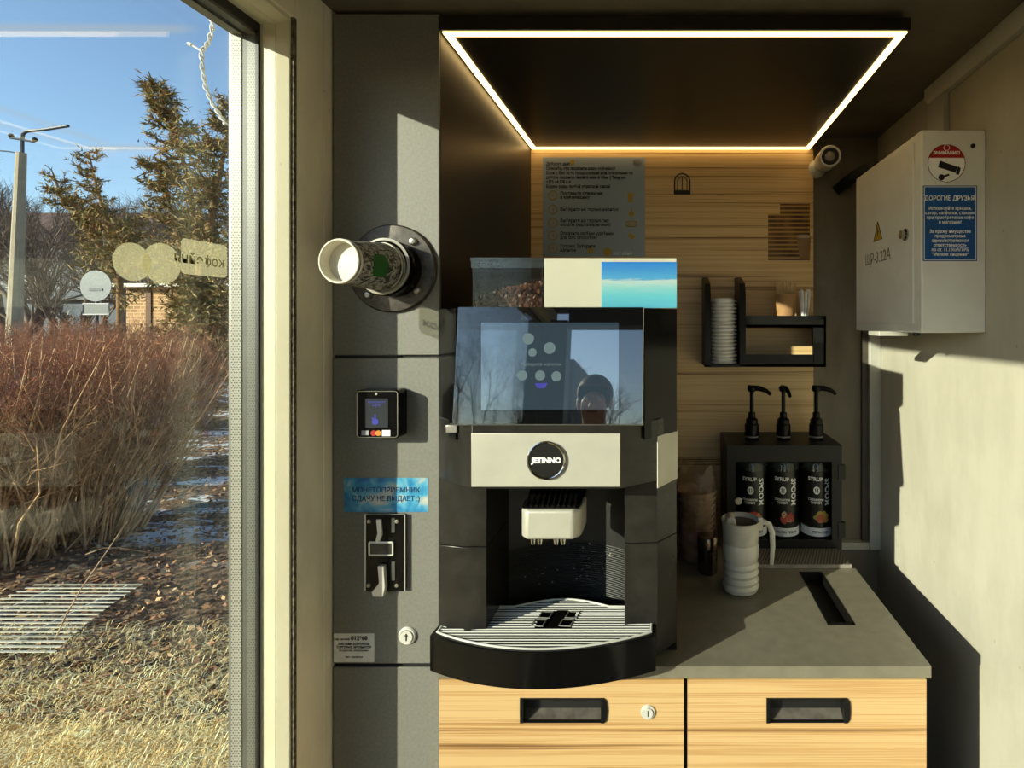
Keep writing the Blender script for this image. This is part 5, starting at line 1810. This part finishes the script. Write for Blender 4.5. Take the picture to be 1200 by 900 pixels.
M_BARKG = bark('grey_bark', rgb(86, 72, 62), rgb(140, 122, 106), 3)
M_BARKO = bark('ochre_bark', rgb(110, 80, 50), rgb(160, 122, 80), 3)
for k, (px, Y, H, lab) in enumerate([
        (-30, 17, 6.3, 'bare tree with spreading crown at the left photo edge behind the lamp pole'),
        (62, 19, 5.4, 'bare tree right of the lamp pole with slanting limbs'),
        (100, 24, 6.0, 'small bare tree standing in front of the long low building'),
        (150, 26, 6.6, 'bare tree in the distance left of the tall conifer'),
        (196, 30, 7.0, 'pale bare tree far off, seen between the two conifers'),
        (226, 34, 7.0, 'distant bare tree behind the tall conifer'),
        (4, 14.5, 5.4, 'low wide bare tree just behind the concrete lamp pole'),
        (84, 15, 3.6, 'low bare tree in front of the grey shed, left of the road sign'),
        (36, 22, 6.4, 'bare tree whose crown covers the pinkish roof'),
        (128, 21, 4.4, 'bare tree right behind the smaller ochre conifer'),
        (-2, 25, 7.6, 'bare tree behind the lamp pole, its crown above the roof ridge'),
        (60, 30, 7.0, 'bare tree in front of the far building windows'),
        (112, 32, 7.6, 'bare tree against the right end of the long roof'),
        (172, 22, 6.2, 'slender bare tree between the two conifers'),
        (206, 24, 6.6, 'bare tree with fine twigs just left of the tall conifer')]):
    bare_tree('bare_tree', GP(px, Y), H * (1.28 if Y >= 19 else 1), lab, 100 + k, .55, M_BARKG, thick=.02, levels=6 if Y > 20 else 5)

M_NEEDLE = [flat('needle_olive', rgb(146, 128, 76), .8, 0, .15, 3), flat('needle_green', rgb(104, 102, 58), .8, 0, .15, 3), flat('needle_brown', rgb(150, 112, 70), .8, 0, .15, 3)]


def shaggy_conifer(base, leaders, label, seed, size=1.0, body=None, dens=1.0):
    """leaders: polylines (world points); short upswept side branches clothed in needle tufts"""
    r_ = random.Random(seed)
    wd, nd = Soup(), Soup()
    def rnd(q):
        return Vector((r_.uniform(-q, q), r_.uniform(-q, q), r_.uniform(-q, q)))
    def tuft(p, d, ln, n):
        for _ in range(n):
            q = p + d * ln * r_.random()
            e = q + (d * .5 + rnd(.8)).normalized() * r_.uniform(.05, .13) * size
            s = rnd(1).cross(e - q)
            if s.length < 1e-6:
                continue
            s = s.normalized() * .012 * size
            nd.tri(q - s, q + s, e, r_.choice((0, 0, 1, 2)))
    for pl, wmax, n in leaders:
        pl = [Vector(p) for p in pl]
        wd.tw(pl, .07 * size, .012, 5)
        tot = len(pl) - 1
        for k in range(int(n * dens)):
            u = r_.random() ** .85
            f = u * tot; i = min(int(f), tot - 1)
            p = pl[i].lerp(pl[i + 1], f - i)
            w_ = wmax * (1 - u) ** 1.1 * r_.uniform(.35, 1.1) + .13 * size
            a = r_.uniform(0, 2 * PI)
            d = Vector((math.cos(a), math.sin(a), r_.uniform(-.35, .15)))
            m_ = p + d * w_ * .6 + Vector((0, 0, -.05 * w_))
            e = p + d * w_ + Vector((0, 0, .22 * w_))
            wd.tw([p, m_, e], .016 * size, .005)
            seg = 5
            for q in range(seg):
                for (a_, b_) in ((p, m_), (m_, e)):
                    c_ = a_.lerp(b_, (q + r_.random()) / seg)
                    tuft(c_, (b_ - a_).normalized(), .05, max(2, int(4 * dens)))
                    if r_.random() < .5:
                        dd = ((b_ - a_).normalized() * .5 + rnd(.8)).normalized()
                        e2 = c_ + dd * r_.uniform(.1, .22) * size
                        tuft(c_, dd, (e2 - c_).length, 5)
    t_ = thing('conifer_tree', label, 'tree', base)
    wd.obj('branches', M_BARKO, t_)
    nd.obj('needles', M_NEEDLE, t_, smooth=False)
    return t_


def PP(px, py, Y):
    return Vector(P(px, py, Y))


YC1 = 8.4
shaggy_conifer(GP(236, YC1), [
    ([GP(238, YC1), PP(236, 380, YC1), PP(232, 290, YC1), PP(222, 220, YC1), PP(205, 150, YC1), PP(182, 97, YC1)], .95, 170),
    ([PP(236, 330, YC1), PP(250, 240, YC1), PP(262, 180, YC1), PP(272, 118, YC1)], .75, 110),
    ([PP(240, 390, YC1), PP(215, 300, YC1), PP(195, 230, YC1), PP(180, 190, YC1)], .5, 45),
    ([PP(245, 440, YC1), PP(240, 380, YC1), PP(235, 330, YC1)], .85, 150),
    ([PP(300, 430, YC1), PP(296, 330, YC1), PP(290, 230, YC1)], .9, 110),
], 'tall shaggy brownish-green conifer with two curved leaders beside the window frame', 7, 1.0)
YC2 = 14
shaggy_conifer(GP(140, YC2), [
    ([GP(140, YC2), PP(140, 320, YC2), PP(125, 260, YC2), PP(112, 215, YC2), PP(104, 178, YC2)], 1.0, 80),
    ([PP(140, 330, YC2), PP(105, 270, YC2), PP(88, 225, YC2)], .5, 30),
    ([PP(120, 270, YC2), PP(75, 240, YC2), PP(60, 198, YC2)], .3, 26),
    ([PP(150, 320, YC2), PP(150, 290, YC2), PP(158, 255, YC2)], 1.0, 60),
], 'smaller ochre conifer with thin spiky leaders right of the lamp pole', 9, 1.35, dens=.9)

# ---- lamp pole
LY = 12.0
lp = thing('lamp_pole', 'tall concrete lamp pole with thin steel arm and crossbar at the left', 'lamp pole', GP(20, LY))
bm = new(); a = GP(14, LY); b = PP(25, 179, LY)
tube(bm, [a, a.lerp(b, .5), b], [.15, .115, .085], 10); obj('concrete_shaft', bm, concrete('pole_concrete', rgb(158, 146, 122), rgb(130, 120, 100), .2), lp)
M_DSTEEL = flat('dark_steel', rgb(62, 66, 74), .5, .4)
bm = new(); tube(bm, [PP(26, 182, LY), PP(26, 163, LY), PP(27, 157, LY), PP(31, 154, LY), PP(54, 151.5, LY), PP(80, 147.5, LY)], .034, 8); obj('lamp_arm', bm, M_DSTEEL, lp)
bm = new(); tube(bm, [PP(12, 161.5, LY), PP(40, 166, LY)], .024, 8); obj('crossbar', bm, M_DSTEEL, lp)
for a_ in ((13, 158.5), (41, 163)):
    bm = new(); c = PP(a_[0], a_[1] + 3, LY); lathe(bm, [(.02, 0), (.045, .03), (.05, .06), (.03, .09), (.0001, .1)], c, (0, 0, 1), 12); obj('insulator', bm, flat('dark_ceramic', rgb(44, 40, 42), .3), lp)
bm = new(); tube(bm, [PP(24, 180, LY), PP(10, 177.5, LY), PP(-40, 174, LY), PP(-200, 176, LY)], .014, 6)
tag(obj('overhead_wire', bm, M_DSTEEL), 'dark overhead wire leaving the lamp pole to the left', 'wire')

# ---- road sign seen from behind
SY = 8.0
rs_ = thing('road_sign', 'round grey back of a road sign above a small white-edged plate', 'sign', GP(113, SY))
M_SIGNB = flat('sign_back_grey', rgb(112, 118, 120), .6, .1)
bm = new(); tube(bm, [GP(113.5, SY), PP(113.5, 318, SY)], .022, 10); obj('post', bm, M_DSTEEL, rs_)
bm = new(); c = PP(112, 335, SY - .03); lathe(bm, [(.235, 0), (.235, .006), (.228, .012)], c, (0, 1, 0), 40); obj('round_plate', bm, M_SIGNB, rs_)
x0, _, z1 = P(97.5, 356, SY - .03); x1, _, z0 = P(128, 368.5, SY - .03)
bm = new(); box(bm, x0, x1, SY - .03, SY - .02, z0, z1); pl_ = obj('lower_plate', bm, flat('sign_back_dim', rgb(84, 88, 90), .5, .1), rs_, smooth=False)
bm = new(); tube(bm, [(x0, SY - .032, z0), (x1, SY - .032, z0), (x1, SY - .032, z1), (x0, SY - .032, z1)], .011, 6, closed=True); obj('plate_edge', bm, flat('edge_white', rgb(190, 190, 190), .6), rs_)
bm = new(); box(bm, x0 + .1, x1 - .1, SY - .04, SY - .03, PP(0, 341, SY).z, PP(0, 338, SY).z); obj('bracket', bm, M_DSTEEL, rs_, smooth=False)

# ---- buildings in the distance
ALB = .8
def windows(parent, x0, x1, z0, z1, n, y):
    for k in range(n):
        u = (k + .5) / n
        xc = x0 + (x1 - x0) * u; wd_ = (x1 - x0) / n * .28
        bm = new(); box(bm, xc - wd_, xc + wd_, y - .05, y, z0, z1)
        w_ = obj('window', bm, flat('window_white', rgb(130, 134, 140), .6), parent, smooth=False)
        bm = new(); box(bm, xc - wd_ * .82, xc + wd_ * .82, y - .07, y - .05, z0 + (z1 - z0) * .1, z1 - (z1 - z0) * .1); obj('pane', bm, flat('dark_pane', rgb(64, 74, 88), .15), w_, smooth=False)
BYD = 40
b1 = thing('long_building', 'long low pinkish-roofed building with pale wall behind the trees', 'building', GP(40, BYD))
xa, xb = X(-260, BYD), X(146, BYD)
bm = new(); box(bm, xa, xb, BYD, BYD + 10, ZG, Z(286, BYD)); obj('wall', bm, flat('grey_render', rgb(96, 100, 108), .8, 0, .12, .5), b1, smooth=False)
bm = new(); zr = Z(286, BYD); prism(bm, [(BYD - .6, zr), (BYD + 10.6, zr), (BYD + 6, zr + 3.2), (BYD + 4, zr + 3.2)], xa - .5, xb + .5, 'x'); obj('roof', bm, flat('pinkish_roof', rgb(104, 78, 72), .8, 0, .12, 1.5), b1, smooth=False)
windows(b1, xa + 1, xb - 1, Z(338, BYD), Z(316, BYD), 14, BYD)
b2 = thing('brick_hut', 'small tan brick hut with white eaves beside the conifer', 'building', GP(162, 18))
xa, xb = X(148, 18), X(280, 18)
t = NT('tan_brick'); bk = t.n('ShaderNodeTexBrick'); bk.inputs['Scale'].default_value = 2.2
bk.inputs['Color1'].default_value = rgb(206, 160, 110); bk.inputs['Color2'].default_value = rgb(176, 128, 84); bk.inputs['Mortar'].default_value = rgb(216, 200, 170)
t.l(t.coord(rot=(PI / 2, 0, 0)), bk.inputs['Vector']); t.col(bk.outputs['Color']); t.set(Roughness=.9)
bm = new(); box(bm, xa, xb, 18, 22, ZG, Z(337, 18)); obj('brick_wall', bm, t.m, b2, smooth=False)
bm = new(); box(bm, X(130, 17.6), xb, 17.6, 22.4, Z(337, 18), Z(333, 18)); obj('eaves', bm, M_WHITEP, b2, smooth=False)
bm = new(); box(bm, X(172, 18), X(178, 18), 17.96, 18, ZG, Z(338, 18)); obj('door_frame', bm, flat('door_brown', rgb(110, 76, 50), .7), b2, smooth=False)
b3 = thing('grey_shed', 'low bluish-grey shed beyond the hedge behind the road sign', 'building', GP(90, 30))
xa, xb = X(26, 30), X(140, 30)
bm = new(); box(bm, xa, xb, 30, 34, ZG, Z(352, 30)); obj('wall', bm, flat('blue_grey_wall', rgb(98, 106, 118), .8, 0, .1, 1), b3, smooth=False)
bm = new(); prism(bm, [(29.6, Z(352, 30)), (34.4, Z(352, 30)), (34.4, Z(352, 30) + .5), (29.6, Z(352, 30) + .18)], xa - .3, xb + .3, 'x'); obj('roof', bm, flat('grey_roof', rgb(120, 122, 126), .8), b3, smooth=False)
# pale bollards/posts by the hedge far side
for k, px in enumerate((45, 74)):
    bm = new(); c = GP(px, 16); lathe(bm, [(.10, 0), (.11, .3), (.10, 1.70), (.14, 1.72), (.14, 1.80), (.05, 1.9), (.0001, 1.9)], c, (0, 0, 1), 12)
    tag(obj('stone_post', bm, flat('pale_stone', rgb(130, 132, 134), .8)), ['pale post beyond the hedge just right of the lamp pole', 'thin pale post beyond the hedge left of the road sign'][k], 'post')

# ---- yellow vinyl sign on the window glass (seen from inside)
gxs = -.6264
def gy(px): return gxs * F / (px - CX)
vs_ = thing('window_sticker', 'translucent yellow vinyl sticker of two discs and a bar on the window glass', 'sticker', (gxs, gy(200), Z(307, gy(200))))
M_VINYL = glass_like('yellow_vinyl', (.95, .94, .85, 1), .5, .3, 1.4, .20, (.62, .57, .40, 1), glow_through=True)
def vdisc(pxc, pyc, rad, name):
    yc = gy(pxc); b_ = new()
    prism(b_, disc(yc, Z(pyc, yc), rad, rad, 36), gxs, gxs + .0003, 'x'); obj(name, b_, M_VINYL, vs_, smooth=False)
vdisc(155, 307, .0225, 'small_disc')
vdisc(190, 309, .0255, 'large_disc')
y0_, y1_ = gy(212), gy(266)
bm = new(); prism(bm, rrect(y0_, y1_, Z(326, y1_), Z(288, y1_), .006), gxs, gxs + .0003, 'x'); obj('bar', bm, M_VINYL, vs_, smooth=False)
text('кофейня', .019, (gxs + .0005, (y0_ + y1_) / 2 - .008, Z(306, (y0_ + y1_) / 2)), flat('dull_olive', rgb(190, 180, 140), .6), vs_, 'backwards_lettering', Matrix.Rotation(PI / 2, 4, 'Z') @ Matrix.Rotation(PI / 2, 4, 'X') @ Matrix.Diagonal((-1, 1, 1, 1)) if False else 'left', bold=.0002)

# ---- white twisted garland cable hanging outside the glass
GYD = .86
gl_ = thing('garland_cable', 'white twisted garland cable hanging outside the window', 'cable', PP(246, 20, GYD))
path = [PP(236, -40, GYD), PP(240, -5, GYD), PP(246, 15, GYD), PP(249, 32, GYD), PP(244, 50, GYD), PP(236, 60, GYD), PP(237, 82, GYD), PP(241, 103, GYD), PP(249, 122, GYD), PP(258, 136, GYD), PP(266, 148, GYD)]
fine = []
for i in range(len(path) - 1):
    for q in range(10):
        fine.append(path[i].lerp(path[i + 1], q / 10))
M_CAB = flat('white_cable', rgb(220, 222, 222), .35)
for ph in (0, PI):
    bm = new(); tube(bm, [p + Vector((math.cos(k * .55 + ph), math.sin(k * .55 + ph), 0)) * .0022 for k, p in enumerate(fine)], .0016, 6); obj('strand', bm, M_CAB, gl_)
bm = new(); tube(bm, [PP(236, 60, GYD), PP(230, 56, GYD), PP(223, 52, GYD)], [.0018, .0018, .0018], 6); tube(bm, [PP(225, 53, GYD), PP(222, 51.5, GYD), PP(220, 50.5, GYD)], [.003, .0034, .002], 8); obj('light_bulb', bm, M_CAB, gl_)

# ---- trees and a building behind the camera (they show as reflections in the screen)
def mirrored(px, py, Yd):
    """point at depth Yd that the tilted screen shows at pixel (px, py)"""
    n = Vector((0, -math.cos(tilt), math.sin(tilt)))
    dr_ = Vector(((px - CX) / F, 1, (CY - py) / F)); o_ = Vector((0, 0, CZ)); q = Vector((0, YM, zb))
    t_ = (q - o_).dot(n) / dr_.dot(n)
    h_ = o_ + dr_ * t_
    r_ = dr_ - n * 2 * dr_.dot(n)
    return h_ + r_ * ((Yd - h_.y) / r_.y)


for k, (px, py, Yd, lab) in enumerate([
        (545, 372, -13, 'large bare tree mirrored at the left edge of the machine screen'),
        (578, 398, -17, 'bare tree mirrored left of the dark post in the machine screen'),
        (604, 415, -20, 'far bare tree mirrored beside the dark post in the machine screen'),
        (690, 425, -21, 'bare tree mirrored at the right of the machine screen'),
        (717, 432, -24, 'far bare tree mirrored at the right end of the machine screen')]):
    tp = mirrored(px, py, Yd)
    bare_tree('bare_tree', Vector((tp.x, Yd, ZG)), (tp.z - ZG) * 1.05, lab, 300 + k, .55, M_BARKG, group='bare trees behind the kiosk', levels=5, thick=.011)
tl, tr_p = mirrored(656, 421, -38), mirrored(673, 421, -38)
b4 = thing('tower_block', 'grey apartment block behind the kiosk, mirrored in the machine screen', 'building', ((tl.x + tr_p.x) / 2, -38, ZG))
bm = new(); box(bm, tl.x, tr_p.x, -46, -38, ZG, tl.z); obj('wall', bm, flat('blue_grey_wall', rgb(98, 106, 118)), b4, smooth=False)
nfl = max(3, int(tl.z / 3))
for r_ in range(nfl):
    for q in range(3):
        wv_ = (tr_p.x - tl.x) / 3
        bm = new(); box(bm, tl.x + wv_ * (q + .25), tl.x + wv_ * (q + .75), -38, -37.9, 1 + r_ * 3, 2.4 + r_ * 3); obj('window', bm, flat('dark_pane', rgb(64, 74, 88)), b4, smooth=False)

# ================================================================== THE PHOTOGRAPHER (seen only mirrored in the screen)
ALB = 0.8


def skinned(name, verts, edges, radii, m, parent, sub=2, root=0):
    me = bpy.data.meshes.new(name)
    me.from_pydata([tuple(v) for v in verts], edges, [])
    o = link(name, me, m, parent, smooth=False)
    md = o.modifiers.new('skin', 'SKIN'); md.use_smooth_shade = True
    if not me.skin_vertices:
        bpy.context.view_layer.update()
    for i, sv in enumerate(me.skin_vertices[0].data):
        r = radii[i]
        sv.radius = (r, r) if not isinstance(r, tuple) else r
        sv.use_root = (i == root)
    s2 = o.modifiers.new('sub', 'SUBSURF'); s2.levels = sub; s2.render_levels = sub
    return o


# where the reflected head must stand
dray = Vector(((697 - CX) / F, 1, (CY - 470) / F))
nrm_s = Vector((0, -math.cos(tilt), math.sin(tilt)))
o0 = Vector((0, 0, CZ)); p0 = Vector((0, YM, zb))
th = (p0 - o0).dot(nrm_s) / dray.dot(nrm_s)
hit = o0 + dray * th
rd_ = dray - nrm_s * 2 * dray.dot(nrm_s)
hp_ = hit + rd_ * ((-.62 - hit.y) / rd_.y)
hx, hy, hz = hp_
ph = thing('person', 'person in a dark jacket with short brown hair taking the picture, mirrored in the screen', 'person', (hx, hy, 0))
M_SKIN = flat('skin', rgb(226, 176, 148), .5, 0, .03, 30)
M_JACKET = flat('dark_jacket', rgb(40, 40, 46), .8, 0, .08, 40)
M_TROUS = flat('dark_trousers', rgb(40, 42, 56), .85, 0, .08, 40)
sh = hz - .195
hipz = hz * .53
V_ = []; E_ = []; Rr = []
def add(v, r, par=None):
    V_.append(Vector(v)); Rr.append(r)
    if par is not None:
        E_.append((par, len(V_) - 1))
    return len(V_) - 1
pel = add((hx, hy, hipz), (.13, .10))
wa = add((hx, hy, hipz + .18), (.12, .09), pel)
ch = add((hx, hy, sh - .10), (.15, .11), wa)
nb_ = add((hx, hy - .005, sh + .035), (.062, .058), ch)
nk = add((hx, hy + .0, hz - .105), .046, nb_)
hd1 = add((hx, hy + .002, hz - .012), (.068, .078), nk)
hd2 = add((hx, hy - .004, hz + .052), (.070, .084), hd1)
jaw = add((hx, hy + .040, hz - .058), (.044, .036), hd1)
hands = []
for s_ in (-1, 1):
    a = add((hx + s_ * .17, hy, sh), .062, ch)
    el = add((hx + s_ * .22 + .03, hy + .10, sh - .26), .045, a)
    tgt = Vector((hx + .10 + s_ * .055, hy + .34, sh - .10))
    wr = add(tgt - Vector((s_ * -.01, .07, .02)), .027, el)
    pm_ = add(tgt, (.034, .018), wr)
    hands.append((pm_, tgt, s_))
    for f_ in range(4):
        b_ = tgt + Vector((-s_ * .012, .03, -.028 + f_ * .019))
        k1 = add(b_, .009, pm_)
        k2 = add(b_ + Vector((-s_ * .020, .026, 0)), .0085, k1)
        add(b_ + Vector((-s_ * .042, .020, 0)), .0075, k2)
    t1 = add(tgt + Vector((-s_ * .008, -.004, .032)), .0105, pm_)
    add(tgt + Vector((-s_ * .034, .006, .046)), .0095, t1)
for s_ in (-1, 1):
    hj = add((hx + s_ * .09, hy, hipz - .06), .085, pel)
    kn = add((hx + s_ * .10, hy + .02, hipz * .53), .058, hj)
    an = add((hx + s_ * .11, hy - .01, .09), .038, kn)
    add((hx + s_ * .12, hy + .11, .04), .035, an)
body = skinned('body', V_, E_, Rr, M_SKIN, ph)
# jacket over torso and arms
JV = [V_[pel] + Vector((0, 0, -.05)), V_[wa], V_[ch], V_[nb_] + Vector((0, 0, .012))]
JE = [(0, 1), (1, 2), (2, 3)]; JR = [(.155, .125), (.145, .115), (.165, .125), (.070, .068)]
for s_ in (-1, 1):
    a = Vector((hx + s_ * .17, hy, sh)); el = Vector((hx + s_ * .22 + .03, hy + .10, sh - .26))
    wr = Vector((hx + .10 + s_ * .055, hy + .27, sh - .12))
    i = len(JV); JV += [a, el, wr - (wr - el) * .12]; JE += [(2, i), (i, i + 1), (i + 1, i + 2)]; JR += [.078, .060, .042]
skinned('jacket', JV, JE, JR, M_JACKET, ph)
TV = [Vector((hx, hy, hipz))]; TE = []; TR = [(.145, .12)]
for s_ in (-1, 1):
    i = len(TV); TV += [Vector((hx + s_ * .09, hy, hipz - .08)), Vector((hx + s_ * .10, hy + .02, hipz * .53)), Vector((hx + s_ * .11, hy - .01, .12))]
    TE += [(0, i), (i, i + 1), (i + 1, i + 2)]; TR += [.098, .072, .056]
skinned('trousers', TV, TE, TR, M_TROUS, ph)
for s_ in (-1, 1):
    bm = new(); m4 = Matrix.Translation((hx + s_ * .12, hy + .045, .045)) @ Matrix.Diagonal((.05, .135, .045, 1)); bmesh.ops.create_uvsphere(bm, u_segments=20, v_segments=12, radius=1, matrix=m4)
    for v in bm.verts:
        v.co.z = max(v.co.z, .004)
    obj('shoe', bm, M_BLACKM, ph)
bm = new()
bmesh.ops.create_uvsphere(bm, u_segments=32, v_segments=20, radius=1, matrix=Matrix.Translation((hx, hy - .012, hz + .034)) @ Matrix.Diagonal((.080, .096, .086, 1)))
bmesh.ops.delete(bm, geom=[v for v in bm.verts if (v.co.y > hy + .045 and v.co.z < hz + .055) or v.co.z < hz - .028], context='VERTS')
h_o = obj('hair', bm, flat('brown_hair', rgb(84, 60, 44), .6, 0, .2, 200, .6, 300), ph)
so = h_o.modifiers.new('s', 'SOLIDIFY'); so.thickness = .008
for s_ in (-1, 1):
    bm = new(); bmesh.ops.create_uvsphere(bm, u_segments=14, v_segments=10, radius=1, matrix=Matrix.Translation((hx + s_ * .070, hy, hz - .008)) @ Matrix.Diagonal((.010, .018, .030, 1))); obj('ear', bm, M_SKIN, ph)
    bm = new(); bmesh.ops.create_uvsphere(bm, u_segments=14, v_segments=10, radius=.011, matrix=Matrix.Translation((hx + s_ * .028, hy + .072, hz + .004))); obj('eye', bm, flat('eye_white', rgb(230, 228, 224), .2), ph)
bm = new(); bmesh.ops.create_cone(bm, cap_ends=True, segments=12, radius1=.017, radius2=.006, depth=.045, matrix=Matrix.Translation((hx, hy + .086, hz - .018)) @ Matrix.Rotation(.45, 4, 'X')); obj('nose', bm, M_SKIN, ph)
bm = new(); bmesh.ops.create_uvsphere(bm, u_segments=14, v_segments=8, radius=1, matrix=Matrix.Translation((hx, hy + .074, hz - .052)) @ Matrix.Diagonal((.024, .010, .006, 1))); obj('mouth', bm, flat('lips', rgb(176, 96, 88), .5), ph)
# the phone held in both hands
px_, py_, pz_ = hx + .10, hy + .372, sh - .095
bm = new(); prism(bm, rrect(px_ - .075, px_ + .075, pz_ - .036, pz_ + .036, .008), py_, py_ + .008, 'y')
fo = thing('mobile_phone', 'black mobile phone held in both hands by the photographer', 'phone', (px_, py_, pz_))
obj('phone_body', bm, M_BLACKG, fo, bevel=.001)
bm = new(); lathe(bm, [(.007, 0), (.007, .002), (.0001, .002)], (px_ - .058, py_ + .008, pz_ + .020), (0, 1, 0), 18); obj('phone_lens', bm, M_BLACKM, fo)
